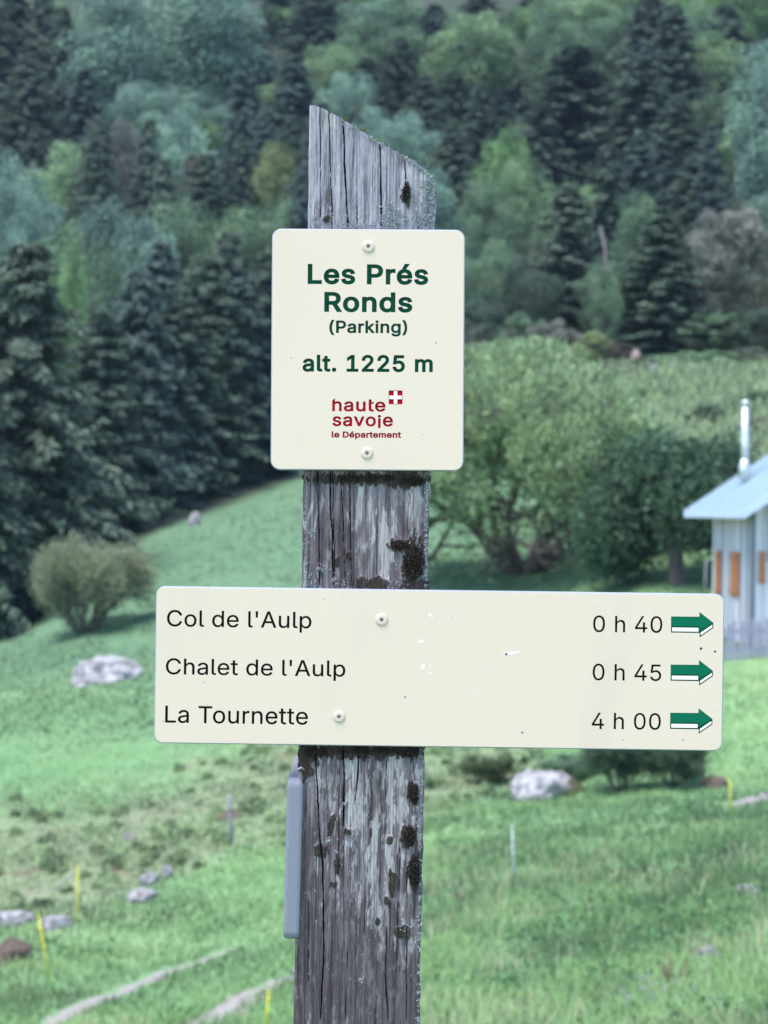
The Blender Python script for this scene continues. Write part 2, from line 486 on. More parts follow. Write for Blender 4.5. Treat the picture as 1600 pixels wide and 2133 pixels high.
def grow(seed, stems, lean, length, depth, spread, up, shrink=0.78, r0=0.03, kids=(2, 3), rshrink=0.66, tip_from=None):
    tip_from = depth - 2 if tip_from is None else tip_from
    r = np.random.default_rng(seed)
    segs, tips = [], []
    stack = []
    for i in range(stems):
        az = 2 * math.pi * (i + 0.5 * r.random()) / stems
        d = unit(np.array((math.cos(az) * lean, math.sin(az) * lean, 1.0)))
        stack.append((np.array((math.cos(az) * r0 * 0.7 * (stems > 1), math.sin(az) * r0 * 0.7 * (stems > 1), -0.03)), d, length * r.uniform(0.8, 1.2), r0, 0))
    while stack:
        p, d, L, rad, lv = stack.pop()
        mid = p + d * L * 0.5 + r.normal(size=3) * L * 0.05
        d2 = unit(d + r.normal(size=3) * 0.12)
        e = mid + d2 * L * 0.5
        segs.append(([p, mid, e], [rad, rad * 0.86, rad * 0.72], lv))
        if lv >= tip_from: tips.append((mid, e, d2))
        if lv < depth:
            for k in range(r.integers(kids[0], kids[1] + 1)):
                nd = unit(d2 + r.normal(size=3) * spread + np.array((0, 0, up)))
                stack.append((e, nd, L * shrink * r.uniform(0.75, 1.15), rad * rshrink, lv + 1))
    return segs, tips

def leafy(name, seed, segs, tips, n_leaves, size, sigma, aspect=0.45, follow=0.6, mat=M_LEAF, trunk_mat=None, min_r=0.0, dome=False):
    r = np.random.default_rng(seed)
    A = np.array([t[0] for t in tips]); B = np.array([t[1] for t in tips]); Dv = np.array([t[2] for t in tips])
    clump = np.clip(r.normal(size=len(tips)) * 0.16 + 0.5, 0, 1)
    k = r.integers(0, len(tips), n_leaves); s = r.uniform(0, 1.15, (n_leaves, 1))
    p = A[k] * (1 - s) + B[k] * s + r.normal(size=(n_leaves, 3)) * sigma
    d = unit(Dv[k] * follow + r.normal(size=(n_leaves, 3)) * 0.6)
    sd = unit(np.cross(d, r.normal(size=(n_leaves, 3))))
    ln = size * r.uniform(0.6, 1.4, n_leaves)
    V, Q = leaf_quads(p, d, sd, ln, ln * aspect)
    ti = np.clip(clump[k] + r.normal(size=n_leaves) * 0.15, 0, 1)
    if dome:        # rounded outline, thin underneath
        zt = np.quantile(p[:, 2], 0.985); zn = p[:, 2] / zt
        rn = np.linalg.norm(p[:, :2], axis=1) / np.quantile(np.abs(p[:, :2]), 0.97)
        az = np.arctan2(p[:, 1], p[:, 0])
        lim = np.sqrt(np.clip(1 - (np.clip(zn - 0.42, -0.42, 2) / np.where(zn > 0.42, 0.60, 0.55)) ** 2, 0, 1)) * (0.85 + 0.3 * fbm(az * 1.3 + 9, zn * 4, 5, 3))
        kp = (rn < lim) & (r.random(n_leaves) < sstep(0.12, 0.42, zn) + 0.08)
        V = V.reshape(-1, 4, 3)[kp].reshape(-1, 3); Q = np.arange(len(V)).reshape(-1, 4); p = p[kp]; ti = ti[kp]
    lo = p[:, 2].min(); hi = np.quantile(p[:, 2], 0.995)
    half = np.quantile(np.abs(p[:, :2]), 0.985)
    crown = mesh_np(name + '_crown', V, [Q], mat, {'tint': np.repeat(ti, 4)})
    mb = MB()
    for pts, rr, lv in segs:
        if rr[0] > min_r: mb.tube(pts, rr, 7 if lv < 2 else 4, cap=False)
    return crown, mb.mesh(name + '_trunk', trunk_mat or M_BARK, True), float(hi), float(half)

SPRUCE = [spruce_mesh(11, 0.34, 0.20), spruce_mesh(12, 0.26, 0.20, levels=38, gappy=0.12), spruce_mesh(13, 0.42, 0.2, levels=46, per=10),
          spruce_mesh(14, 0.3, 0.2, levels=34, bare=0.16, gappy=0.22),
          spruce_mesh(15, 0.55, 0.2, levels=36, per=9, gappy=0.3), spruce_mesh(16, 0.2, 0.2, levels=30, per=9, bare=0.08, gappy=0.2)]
BROAD = [broad_mesh(21), broad_mesh(22, rx=0.36, rz=0.42, cz=0.56, n_lobes=56), broad_mesh(23, rx=0.28, rz=0.44, cz=0.55, n_lobes=52, top=0.6)]
TALL = [broad_mesh(31, rx=0.2, rz=0.46, cz=0.53, n_lobes=60, leaves=240, top=0.55), broad_mesh(32, rx=0.22, rz=0.45, cz=0.54, n_lobes=70, top=0.75)]
SHRUB = [broad_mesh(41, rx=0.5, rz=0.5, cz=0.45, n_lobes=46, leaves=240, size=0.035, lo=0.02), broad_mesh(42, rx=0.55, rz=0.48, cz=0.46, n_lobes=40, leaves=260, size=0.035, lo=0.02)]
RX = {'S': 0.2, 'B': 0.40, 'T': 0.27, 'R': 0.58}

def place_tree(kind, px, top, d, wpx, color, label, rng, group=None, variant=None, pale=False, cat='tree'):
    lib = {'S': SPRUCE, 'B': BROAD, 'T': TALL, 'R': SHRUB}[kind]
    crown, trunk = lib[variant if variant is not None else int(rng.integers(len(lib)))]
    base = gpt(px, d)
    z_top = P(px, top, d)[2]
    h = max(z_top - base[2], 0.4)
    w = wpx * d / F / 2 / RX[kind]
    name = {'S': 'spruce_tree', 'B': 'broadleaf_tree', 'T': 'poplar_tree', 'R': 'shrub'}[kind]
    root = link(name, None, loc=tuple(base), rot=(0, 0, rng.uniform(0, 6.28)))
    root.empty_display_size = 0.5
    root.scale = (w, w, h)
    tag(root, label, 'shrub' if kind == 'R' else cat, group)
    link('trunk', trunk, root)
    v = rng.uniform(0.9, 1.1)
    link('crown', crown, root, color=tuple(c * v for c in color))
    return root

# tree colours (leaf albedo)
DK = (0.055, 0.088, 0.066)      # dark spruce
DB = (0.052, 0.086, 0.080)      # blue dark spruce
OL = (0.070, 0.104, 0.080)      # olive spruce
MG = (0.130, 0.208, 0.132)      # mid green
LG = (0.180, 0.280, 0.155)      # light green
BG = (0.145, 0.255, 0.115)      # bright green
PB = (0.175, 0.280, 0.230)      # pale blue green
YG = (0.185, 0.240, 0.120)      # yellow green
GY = (0.165, 0.170, 0.155)      # grey brown twiggy
BRN = (0.085, 0.078, 0.070)     # brownish
# ------------------------------------------------------------------ forest: (kind, px, top py, distance, width px, colour, label)
RNG = np.random.default_rng(5)
TREES = [
 # the wall of spruces at the top of the left meadow
 ('S', 50, 500, 76, 560, OL, 'huge drooping spruce at the left end of the meadow edge, behind the yellowish bush'),
 ('S', -90, 640, 71, 429, DK, 'dark spruce cut by the left border beside the huge drooping spruce'),
 ('S', 205, 640, 92, 325, DK, 'dark spruce at the lower end of the row beside the huge drooping spruce'),
 ('S', 285, 560, 97, 325, DB, 'dark blue spruce second in the row above the left meadow'),
 ('S', 365, 600, 100, 325, DK, 'shorter dark spruce third in the row above the left meadow, over the small white stone'),
 ('S', 425, 530, 103, 338, DK, 'tall dark spruce in the middle of the row above the left meadow'),
 ('S', 500, 575, 105, 325, DB, 'dark bluish spruce left of the place sign, with its branches down to the meadow'),
 ('S', 560, 520, 107, 325, DK, 'dark spruce half hidden by the left edge of the place sign'),
 ('S', 330, 500, 114, 260, DB, 'bluish spruce rising behind the row above the left meadow, narrow at the top'),
 ('S', 470, 480, 116, 273, OL, 'olive green spruce rising behind the dark row, left of the place sign'),
 # pale broadleaf trees over that row
 ('B', 105, 455, 120, 212, LG, 'light green broadleaf tree above the top of the huge drooping spruce'),
 ('B', 205, 480, 118, 168, MG, 'mid green broadleaf tree behind the lower end of the dark spruce row'),
 ('B', 150, 495, 112, 89, BG, 'small bright yellow green tree at the shoulder of the huge drooping spruce'),
 ('B', 290, 440, 126, 201, PB, 'blue green broadleaf tree above the second spruce of the row'),
 ('B', 375, 420, 130, 201, MG, 'rounded green broadleaf tree above the middle of the dark spruce row'),
 ('B', 455, 425, 131, 168, LG, 'pale green broadleaf tree just right of the rounded green one above the dark row'),
 ('B', 545, 430, 130, 190, MG, 'green broadleaf tree at the upper left corner of the place sign'),
 ('B', 620, 400, 140, 168, LG, 'light green broadleaf tree between the post and the corner of the place sign'),
 # left middle of the slope
 ('B', 15, 310, 128, 168, PB, 'pale blue green tree at the left border above the huge drooping spruce'),
 ('B', 125, 300, 148, 224, LG, 'sloping light green thicket tree under the dark spruces at upper left'),
 ('B', 65, 390, 132, 156, PB, 'low blue green tree next to the left border'),
 ('B', 250, 250, 160, 156, GY, 'dusky purple grey tree with bare twigs below the tall pale poplars'),
 ('B', 215, 380, 140, 168, PB, 'soft grey green tree left of the olive pointed spruce'),
 ('S', 308, 245, 152, 149, OL, 'olive pointed spruce standing alone among the pale trees at left'),
 ('S', 398, 320, 146, 110, BRN, 'small brown dark spruce right of the olive pointed spruce'),
 ('S', 520, 160, 170, 117, OL, 'slim dark spruce left of the tip of the post'),
 ('S', 468, 310, 148, 97, DK, 'thin dark spruce between the brown spruce and the post'),
 ('S', 500, 280, 150, 123, OL, 'ragged olive spruce left of the post, below the slim dark spruce'),
 ('B', 430, 240, 168, 89, BG, 'small vivid green tree in the middle of the pale thicket at left'),
 ('B', 395, 190, 176, 212, PB, 'wide pale grey green tree under the tall poplars'),
 ('B', 600, 150, 172, 190, LG, 'light green tree directly left of the tip of the post'),
 ('B', 570, 285, 150, 145, YG, 'yellow green tree beside the post above the place sign'),
 ('S', 605, 240, 158, 156, DK, 'dark spruce close to the left side of the post'),
 ('B', 350, 365, 136, 134, MG, 'low green tree between the olive spruce and the dark row'),
 # upper left
 ('S', -30, -20, 182, 221, OL, 'olive spruce cut by the left border near the upper left corner'),
 ('S', 30, -60, 186, 195, DK, 'dark spruce in the upper left corner, first from the border'),
 ('S', 85, -30, 184, 169, OL, 'yellowish dark spruce in the upper left corner, second from the border'),
 ('S', 128, 10, 180, 143, DK, 'dark spruce at upper left touching the tall pale poplar'),
 ('S', 60, 110, 172, 169, DK, 'shorter dark spruce below the two corner spruces at upper left'),
 ('T', 230, -60, 178, 257, PB, 'tall pale blue green poplar at upper left, the left one of two'),
 ('T', 430, -100, 186, 302, PB, 'tall pale blue green poplar at upper left, the right one of two'),
 ('T', 335, -10, 192, 168, MG, 'darker green poplar squeezed between the two tall pale ones'),
 # upper middle, around the tip of the post
 ('S', 590, -90, 215, 182, DB, 'dark spruce at the top edge right of the tall pale poplars'),
 ('S', 655, -60, 205, 169, DK, 'dark spruce at the top edge above the tip of the post'),
 ('B', 685, 100, 182, 168, LG, 'light green tree behind the tip of the post'),
 ('B', 775, -5, 205, 168, PB, 'pale rounded tree at the top between dark spruces'),
 ('S', 760, 120, 182, 169, DK, 'dark spruce behind the slanted top of the post'),
 ('S', 835, 80, 186, 169, OL, 'olive spruce above the lower end of the slanted post top'),
 ('S', 905, 10, 192, 195, DB, 'tall bluish dark spruce right of the post, near the top edge'),
 ('S', 985, 0, 196, 195, DK, 'tall dark spruce right of the bluish one near the top edge'),
 ('S', 945, 150, 172, 182, DK, 'dark spruce right of the post, in front of the two tall ones'),
 ('S', 1040, 70, 184, 169, OL, 'olive green spruce left of the light green trees at upper right'),
 ('S', 940, 300, 150, 195, DK, 'dark spruce above the upper right corner of the place sign'),
 # right upper slope
 ('B', 1135, -10, 204, 179, LG, 'light green tree at the top edge, left of the two big spruces'),
 ('B', 1230, -10, 206, 179, LG, 'round light green tree at the top edge between the two big spruces'),
 ('B', 1165, 70, 190, 168, MG, 'mid green tree below the light ones at the top edge'),
 ('S', 1195, 95, 160, 377, DK, 'big broad dark spruce right of the place sign, with a thick visible trunk'),
 ('S', 1350, -20, 178, 221, OL, 'tall olive spruce at upper right, pointed above its neighbours'),
 ('S', 1400, 10, 172, 221, DK, 'tall dark spruce next to the pointed olive one at upper right'),
 ('S', 1330, 120, 155, 273, DK, 'dark layered spruce right of the big broad one'),
 ('S', 1440, -60, 205, 104, DB, 'dark column of a spruce at the top edge near the upper right corner'),
 ('B', 1530, -70, 192, 280, BG, 'large bright green tree in the upper right corner'),
 ('B', 1480, 60, 176, 190, LG, 'light green tree below the large bright one at upper right'),
 ('T', 1585, 85, 142, 168, PB, 'tall pale green tree cut by the right border'),
 ('S', 1478, 255, 128, 130, DB, 'slim blue green spruce left of the tall pale tree at the right border'),
 ('S', 1410, 200, 146, 221, DK, 'dark spruce in the shade left of the slim blue green one'),
 ('B', 1050, 255, 132, 145, BG, 'bright green tree at the left foot of the big broad spruce'),
 ('B', 1015, 370, 124, 145, MG, 'green tree at the upper right corner of the place sign'),
 ('B', 1090, 330, 126, 145, LG, 'soft light green tree under the big broad spruce'),
 ('S', 1000, 170, 160, 143, DK, 'narrow dark spruce left of the bright green tree'),
 ('S', 1260, 300, 124, 195, DK, 'dark spruce between the two pointed young spruces'),
 ('B', 1330, 390, 118, 145, MG, 'dark green broadleaf tree between the pointed young spruces'),
 # front of the forest on the right
 ('S', 1178, 385, 108, 286, OL, 'pointed young spruce nearest the place sign at the foot of the forest'),
 ('S', 1375, 450, 103, 286, DK, 'pointed dark young spruce right of it at the foot of the forest'),
 ('B', 1010, 500, 106, 168, MG, 'green tree touching the right edge of the place sign'),
 ('B', 1100, 540, 104, 156, OL, 'olive broadleaf tree in front of the pointed young spruce'),
 ('B', 1265, 530, 104, 145, MG, 'low green tree between the bases of the two pointed young spruces'),
 ('R', 1495, 425, 110, 250, GY, 'wide brown grey shrub near the right border, at the edge of the forest'),
 ('R', 1590, 480, 107, 190, (0.085, 0.105, 0.085), 'grey green shrub at the right border, below the tall pale tree'),
 ('R', 1520, 560, 103, 190, (0.07, 0.085, 0.065), 'dusky green shrub below the wide brown grey one'),
 ('R', 1010, 620, 102, 180, OL, 'dark olive shrub beside the lower right part of the place sign'),
 ('R', 1085, 650, 100, 130, MG, 'mid green shrub at the forest foot above the pale willow'),
 ('R', 1150, 668, 98.5, 130, GY, 'purple grey shrub between the willow top and the pointed young spruce'),
 ('R', 1235, 690, 97.5, 100, YG, 'yellow green shrub at the right shoulder of the willow'),
 ('R', 1290, 715, 97, 90, (0.085, 0.08, 0.07), 'brown grey shrub left of the pinkish rock'),
 ('B', 1262, 555, 99.5, 90, MG, 'small green tree hiding the foot of the bare curved trunk'),
 ('R', 1480, 650, 101, 150, MG, 'green shrub on the skyline of the right meadow'),
 ('R', 1578, 640, 100, 150, OL, 'olive shrub at the right border above the far path'),
 ('R', 1345, 742, 94, 70, OL, 'low olive shrub on the skyline behind the tiny pale stones'),
 ('R', 1500, 728, 94, 100, MG, 'low green shrub on the skyline where the far path begins'),
 ('R', 1568, 722, 94, 80, (0.12, 0.14, 0.11), 'low grey green shrub on the skyline beyond the far path'),
 ('R', 1352, 806, 84, 90, LG, 'light shrub on the reedy slope below the pinkish rock'),
 ('R', 1470, 842, 76, 80, OL, 'small olive shrub in the middle of the reedy slope'),
 ('R', 1590, 812, 80, 90, MG, 'small green shrub on the reedy slope at the right border'),
 ('R', 1387, 738, 95.5, 42, BG, 'tiny bright green bush on the skyline, left of two'),
 ('R', 1437, 730, 95.5, 60, LG, 'small pale green bush on the skyline, right of two'),
]
for kind, px, top, d, wpx, colr, lab in TREES:
    place_tree(kind, px, top, d, wpx, colr, lab, RNG, {'S': 'spruces of the mountain forest', 'B': 'broadleaf trees of the mountain forest', 'T': 'tall poplars on the slope', 'R': 'shrubs along the forest edge'}[kind])

# the crowd of trees behind, closing the slope up to the top of the frame
CROWD, HIDDEN = [], set([0, 1, 7, 9, 14, 15, 16, 28, 29, 30, 31, 40, 43, 44, 45, 46, 47, 48, 58, 59, 60, 61, 62, 64, 65, 66, 74, 75, 76, 77, 78, 79, 80, 81, 82, 83, 84, 85, 86, 87, 88, 89, 90, 91, 92, 93, 94, 95, 96, 97, 98, 99, 100, 101, 102, 103, 104, 105, 106, 107, 108, 109, 110, 111, 112])
for row, (d, py_top) in enumerate([(135, 330), (150, 230), (168, 130), (188, 30), (210, -40), (235, -90), (262, -150)]):
    for px in np.arange(-260 + 60 * (row % 2), 1900, 145 if row < 4 else 125):
        rn = np.random.default_rng(int(px + 1000) * 7 + row)
        qx = px + rn.uniform(-40, 40)
        f = fbm(np.array(qx * 0.004 + row * 0.3), np.array(d * 0.03), 55, 3)
        kind = 'S' if f > 0.5 or rn.random() < 0.3 else 'B'
        c_ = int(rn.integers(3))
        CROWD.append((kind, qx, py_top + rn.uniform(-50, 50) + (20 if kind == 'B' else 0), d + rn.uniform(-6, 6), rn.uniform(140, 210) if kind == 'S' else rn.uniform(150, 220), c_, rn))
ACROSS = [(20, 'close to the left border'), (150, 'by the corner spruces at left'), (290, 'around the left tall poplar'), (440, 'around the right tall poplar'), (560, 'right of the tall poplars'),
          (680, 'above the tip of the post'), (800, 'behind the slanted post top'), (920, 'right of the post'), (1040, 'above the place sign'), (1160, 'by the big broad spruce'),
          (1290, 'right of the big broad spruce'), (1410, 'by the pointed olive spruce'), (1520, 'below the bright corner tree'), (1600, 'close to the right border')]
LOOKS = {'S': ['dark green spruce', 'bluish spruce', 'olive spruce'], 'B': ['mid green broadleaf tree', 'light green broadleaf tree', 'pale blue green broadleaf tree']}
shown = [(i, c) for i, c in enumerate(CROWD) if i not in HIDDEN]
def crowd_label(c):
    kind, qx, top, d, w, c_, rn = c
    up = 'at the top edge' if top < 20 else 'high in the crowd' if top < 150 else 'half way up the slope' if top < 270 else 'low in the crowd'
    return LOOKS[kind][c_] + ' ' + up + ', ' + min(ACROSS, key=lambda a: abs(a[0] - qx))[1]
labs = {}
for i, c in shown: labs.setdefault(crowd_label(c), []).append((c[1], i))
order = ['left', 'right'], ['left', 'middle', 'right']
for i, c in shown:
    lb = crowd_label(c); same = sorted(labs[lb])
    if len(same) > 1:
        k = [s_[1] for s_ in same].index(i)
        lb = (order[len(same) - 2][k] if len(same) < 4 else ['first', 'second', 'third', 'fourth', 'fifth'][k]) + ' ' + lb
    kind, qx, top, d, w, c_, rn = c
    place_tree(kind, qx, top, d, w, ([DK, DB, OL] if kind == 'S' else [MG, LG, PB])[c_], lb, rn, 'crowded spruces behind on the slope' if kind == 'S' else 'crowded broadleaf trees behind on the slope')['crowd'] = i

# bare trunk leaning at the forest edge
b = gpt(1266, 101)
mb = MB(); mb.tube([b, P(1265, 600, 101), P(1262, 540, 101), P(1258, 505, 101.2), P(1250, 470, 101.5)], [0.13, 0.12, 0.10, 0.08, 0.03], 8)
tag(mb.build('bare_trunk', M_BARK_PALE, smooth=True), 'pale bare curved tree trunk between the two pointed young spruces', 'dead tree')

# the same forest going on to both sides of the photographed stretch, one mass each
def far_wood(source, colr, spruce, seed):
    r = np.random.default_rng(seed)
    V, S = [], []
    for side in (-1, 1):
        for k in range(130):
            d = r.uniform(84, 250) if side < 0 else r.uniform(104, 250)
            px = r.uniform(-2500, -150) if side < 0 else r.uniform(1720, 4100)
            x = (px - CX) / F * d
            h = r.uniform(14, 22) if spruce else r.uniform(9, 15)
            V.append((x, d, float(ground_z(x, d)) - 0.2)); w = h * r.uniform(0.9, 1.3) * (0.9 if spruce else 1.0); S.append((w, w, h))
    me = bpy.data.meshes.new('far_wood'); me.from_pydata(V, [], [])
    at = me.attributes.new('size', 'FLOAT_VECTOR', 'POINT'); at.data.foreach_set('vector', np.array(S, np.float32).ravel())
    o = link('far_wood', me, color=colr); tag(o, kind='stuff')
    ng = bpy.data.node_groups.new('scatter_trees', 'GeometryNodeTree')
    ng.interface.new_socket('Geometry', in_out='INPUT', socket_type='NodeSocketGeometry')
    ng.interface.new_socket('Geometry', in_out='OUTPUT', socket_type='NodeSocketGeometry')
    N = ng.nodes.new; gi = N('NodeGroupInput'); go = N('NodeGroupOutput'); oi = N('GeometryNodeObjectInfo'); ip = N('GeometryNodeInstanceOnPoints'); na = N('GeometryNodeInputNamedAttribute')
    oi.inputs['Object'].default_value = source; na.data_type = 'FLOAT_VECTOR'; na.inputs[0].default_value = 'size'
    ng.links.new(gi.outputs[0], ip.inputs['Points']); ng.links.new(oi.outputs['Geometry'], ip.inputs['Instance'])
    ng.links.new([s_ for s_ in na.outputs if s_.enabled][0], ip.inputs['Scale']); ng.links.new(ip.outputs[0], go.inputs[0])
    o.modifiers.new('scatter', 'NODES').node_group = ng
crowns = {c.data.name: c for c in COL.objects if c.name.startswith('crown')}
far_wood(crowns[SPRUCE[0][0].name], DK, True, 61)
far_wood(crowns[SPRUCE[2][0].name], OL, True, 62)
far_wood(crowns[BROAD[1][0].name], MG, False, 63)

# ------------------------------------------------------------------ nearer trees and bushes
def place_grown(name, px, top, d, wpx, crown, trunk, hi, half, color, label, cat, rotz=0.0, base=None):
    b = gpt(px, d) if base is None else base
    h = P(px, top, d)[2] - b[2]
    root = link(name, None, loc=tuple(b), rot=(0, 0, rotz))
    root.scale = (wpx * d / F / 2 / half,) * 2 + (h / hi,)
    tag(root, label, cat)
    link('trunk', trunk, root)
    link('crown', crown, root, color=color)
    return root

sg, tp = grow(103, 6, 1.0, 0.25, 6, 0.52, 0.06, r0=0.034, shrink=0.82, tip_from=3)
cr, tr, hi, half = leafy('willow', 7, sg, tp, 190000, 0.024, 0.034, 0.28, 1.1, dome=True)
place_grown('willow_tree', 1090, 728, 56, 640, cr, tr, hi, half, (0.245, 0.345, 0.190), 'airy pale green willow with dark forked limbs, right of the post', 'tree', 0.6)

sg, tp = grow(205, 1, 0.05, 0.30, 6, 0.62, 0.05, r0=0.05, shrink=0.78)
cr, tr, hi, half = leafy('round_tree', 8, sg, tp, 80000, 0.034, 0.085, 0.6, 0.3)
b = gpt(1415, 47.5)
place_grown('round_tree', 1395, 920, 47.5, 390, cr, tr, hi, half, (0.056, 0.105, 0.066), 'dense dark green round tree standing left of the wooden cabin', 'tree', 2.0, base=b)

sg, tp = grow(305, 16, 0.95, 0.26, 4, 0.36, 0.25, r0=0.022, shrink=0.78, tip_from=0)
cr, tr, hi, half = leafy('bush', 9, sg, tp, 46000, 0.034, 0.05, 0.32, 1.0)
place_grown('leafy_bush', 175, 1130, on_ground(175, 1318), 260, cr, tr, hi, half, (0.235, 0.265, 0.175), 'yellow green bush with grey twigs at the meadow edge on the left', 'bush', 0.4)

for px, py, top, w, sd, colr, lab in [
    (1190, 1640, 1575, 130, 401, MG, 'low green bush just behind the lichen covered boulder'),
    (1290, 1662, 1520, 170, 402, (0.075, 0.12, 0.075), 'tall loose green bush under the right half of the direction sign'),
    (1400, 1655, 1535, 150, 403, (0.06, 0.10, 0.062), 'darker green bush under the arrows of the direction sign'),
    (1020, 1640, 1575, 110, 404, (0.085, 0.12, 0.06), 'yellowish low bush right of the post under the direction sign')]:
    sg, tp = grow(sd, 10, 0.6, 0.34, 3, 0.38, 0.3, r0=0.016, shrink=0.74, tip_from=1)
    cr, tr, hi, half = leafy('bush', sd, sg, tp, 12000, 0.06, 0.06, 0.42, 0.7)
    place_grown('leafy_bush', px, top, on_ground(px, py), w, cr, tr, hi, half, colr, lab, 'bush', sd)

# ------------------------------------------------------------------ grass, weeds and dry stalks (nobody could count them)
def scatter(n, dlo, dhi, seed, pxlo=-300, pxhi=1900, power=1.0):
    r = np.random.default_rng(seed)
    u = r.random(n)
    d = (dlo ** (1 - power) + u * (dhi ** (1 - power) - dlo ** (1 - power))) ** (1 / (1 - power)) if power != 1 else dlo * (dhi / dlo) ** u
    px = r.uniform(pxlo, pxhi, n)
    x = (px - CX) / F * d
    return r, px, d, x

RUTS = []
for nm in ('track', 'track.001', 'track.002'):
    me = bpy.data.objects[nm].data
    v = np.empty(len(me.vertices) * 3, np.float32); me.vertices.foreach_get('co', v)
    RUTS.append(v.reshape(-1, 3)[4 * 90:5 * 90, :2])
RUTS = np.concatenate(RUTS)

def off_track(x, d, gap):
    keep = np.ones(len(x), bool)
    for c in range(0, len(RUTS), 3):
        keep &= ((x - RUTS[c, 0]) ** 2 + (d - RUTS[c, 1]) ** 2) > gap ** 2
    return keep

def blades(name, r, x, d, h, w, lean, color, tint, mat=M_BLADE):
    n = len(x)
    z = ground_z(x, d)
    az = r.uniform(0, 2 * math.pi, n)
    L = np.stack((np.cos(az), np.sin(az)), -1) * (lean * h)[:, None]
    fz = r.uniform(0, 2 * math.pi, n)
    S = np.stack((np.cos(fz), np.sin(fz) * 0.4), -1) * (w * 0.5)[:, None]
    B = np.stack((x, d), -1)
    V = np.zeros((n, 5, 3), np.float32)
    V[:, 0, :2] = B - S; V[:, 0, 2] = z - 0.02
    V[:, 1, :2] = B + S; V[:, 1, 2] = z - 0.02
    V[:, 2, :2] = B + L * 0.35 - S * 0.8; V[:, 2, 2] = z + h * 0.6
    V[:, 3, :2] = B + L * 0.35 + S * 0.8; V[:, 3, 2] = z + h * 0.6
    V[:, 4, :2] = B + L; V[:, 4, 2] = z + h * (1 - 0.25 * lean)
    k = np.arange(n)[:, None] * 5
    me = mesh_np(name, V.reshape(-1, 3), [k + np.array([[0, 1, 3, 2]]), k + np.array([[2, 3, 4]])], mat, {'tint': np.repeat(tint, 5)})
    return tag(link(name, me, color=color), kind='stuff')

def region(px, d):
    py = table(px, d)
    return py, scrub_mask(px, py, d)

# meadow grass
r, px, d, x = scatter(300000, 8.5, 62, 71, power=1.35)
py, sm = region(px, d)
tall = sstep(1500 + 0, 2000, py) * sstep(760, 1000, px) * (0.35 + 0.65 * fbm(x * 0.7, d * 0.7, 61, 3))     # rough uncut grass on the near bank
mown = 1 - sstep(0.0, 40.0, np.abs(py - np.interp(px, [600, 880, 1300, 1650], [1860, 1770, 1690, 1650]))) * 1.0
clump = fbm(x * 1.6, d * 1.6, 64, 3)
keep = (sm * 0.55 < r.random(len(px))) & off_track(x, d, 0.19) & (clump + r.random(len(px)) * 0.5 > 0.45) & ~((d > 35.4) & (d < 37.5) & (px > 1440) & (r.random(len(px)) < 0.6))
r_h = np.random.default_rng(72)
px, d, x, tall, mown, clump = px[keep], d[keep], x[keep], tall[keep], mown[keep], clump[keep]
n = len(px)
h = (0.05 + 0.09 * r_h.random(n)) * (0.6 + 0.8 * clump) * (1 + 0.7 * tall) * (1 - 0.4 * np.clip(mown, 0, 1)) * np.where(d > 40, 0.7, 1)
w = 0.006 + 0.0004 * d
hue = fbm(x * 0.5 + 9, d * 0.5, 66, 3)
tint = np.clip(0.5 + 2.6 * (hue - 0.5) + r_h.normal(size=n) * 0.18, 0, 1)
blades('grass', r_h, x, d, h, w, r_h.uniform(0.15, 0.9, n), (0.132, 0.240, 0.108), tint)
# dry, pale stalks in the rough grass
r, px, d, x = scatter(76000, 9, 36, 73, power=1.2)
py, sm = region(px, d)
cl = fbm(x * 0.8 + 3, d * 0.8, 68, 3)
keep = (((px > 800) & (py > 1780)) | ((px < 330) & (py > 1890) & (r.random(len(px)) < 0.5)) | (sm > 0.6)) & (cl > 0.50) & off_track(x, d, 0.35) & (r.random(len(px)) < 0.6)
px, d, x = px[keep], d[keep], x[keep]; n = len(px)
blades('dry_grass', r, x, d, r.uniform(0.10, 0.30, n), 0.004 + 0.0002 * d, r.uniform(0.1, 0.7, n), (0.34, 0.38, 0.25), r.random(n))
# tall reedy grass on the slope above the round tree
r, px, d, x = scatter(34000, 49, 95, 75, pxlo=1120, power=0.6)
cl = fbm(x * 0.5, d * 0.25, 70, 3)
keep = (cl + r.random(len(px)) * 0.4 > 0.5) & (d > np.interp(px, [1120, 1300, 1650], [62, 55, 52]))
px, d, x = px[keep], d[keep], x[keep]; n = len(px)
blades('tall_grass', r, x, d, r.uniform(0.25, 0.75, n), 0.05 + r.random(n) * 0.06, r.uniform(0.1, 0.5, n), (0.175, 0.255, 0.145), r.random(n))
# coarse tufts on the farther meadow
r, px, d, x = scatter(62000, 44, 100, 76, power=0.6)
py, sm = region(px, d)
cl = fbm(x * 0.35, d * 0.35, 71, 3)
keep = (cl > 0.36) & (r.random(len(px)) < 0.6) & (sm < 0.3) & (d < np.interp(px, [0, 200, 300, 640, 900, 1150, 1300], [70, 75, 85, 99, 96, 92, 94]))
px, d, x = px[keep], d[keep], x[keep]; n = len(px)
blades('meadow_tufts', r, x, d, r.uniform(0.06, 0.15, n), 0.04 + r.random(n) * 0.05, r.uniform(0.2, 0.9, n), (0.125, 0.215, 0.118), np.clip(0.5 + 1.1 * (fbm(x * 0.2, d * 0.12, 78, 3) - 0.5) + r.normal(size=n) * 0.15, 0, 1))
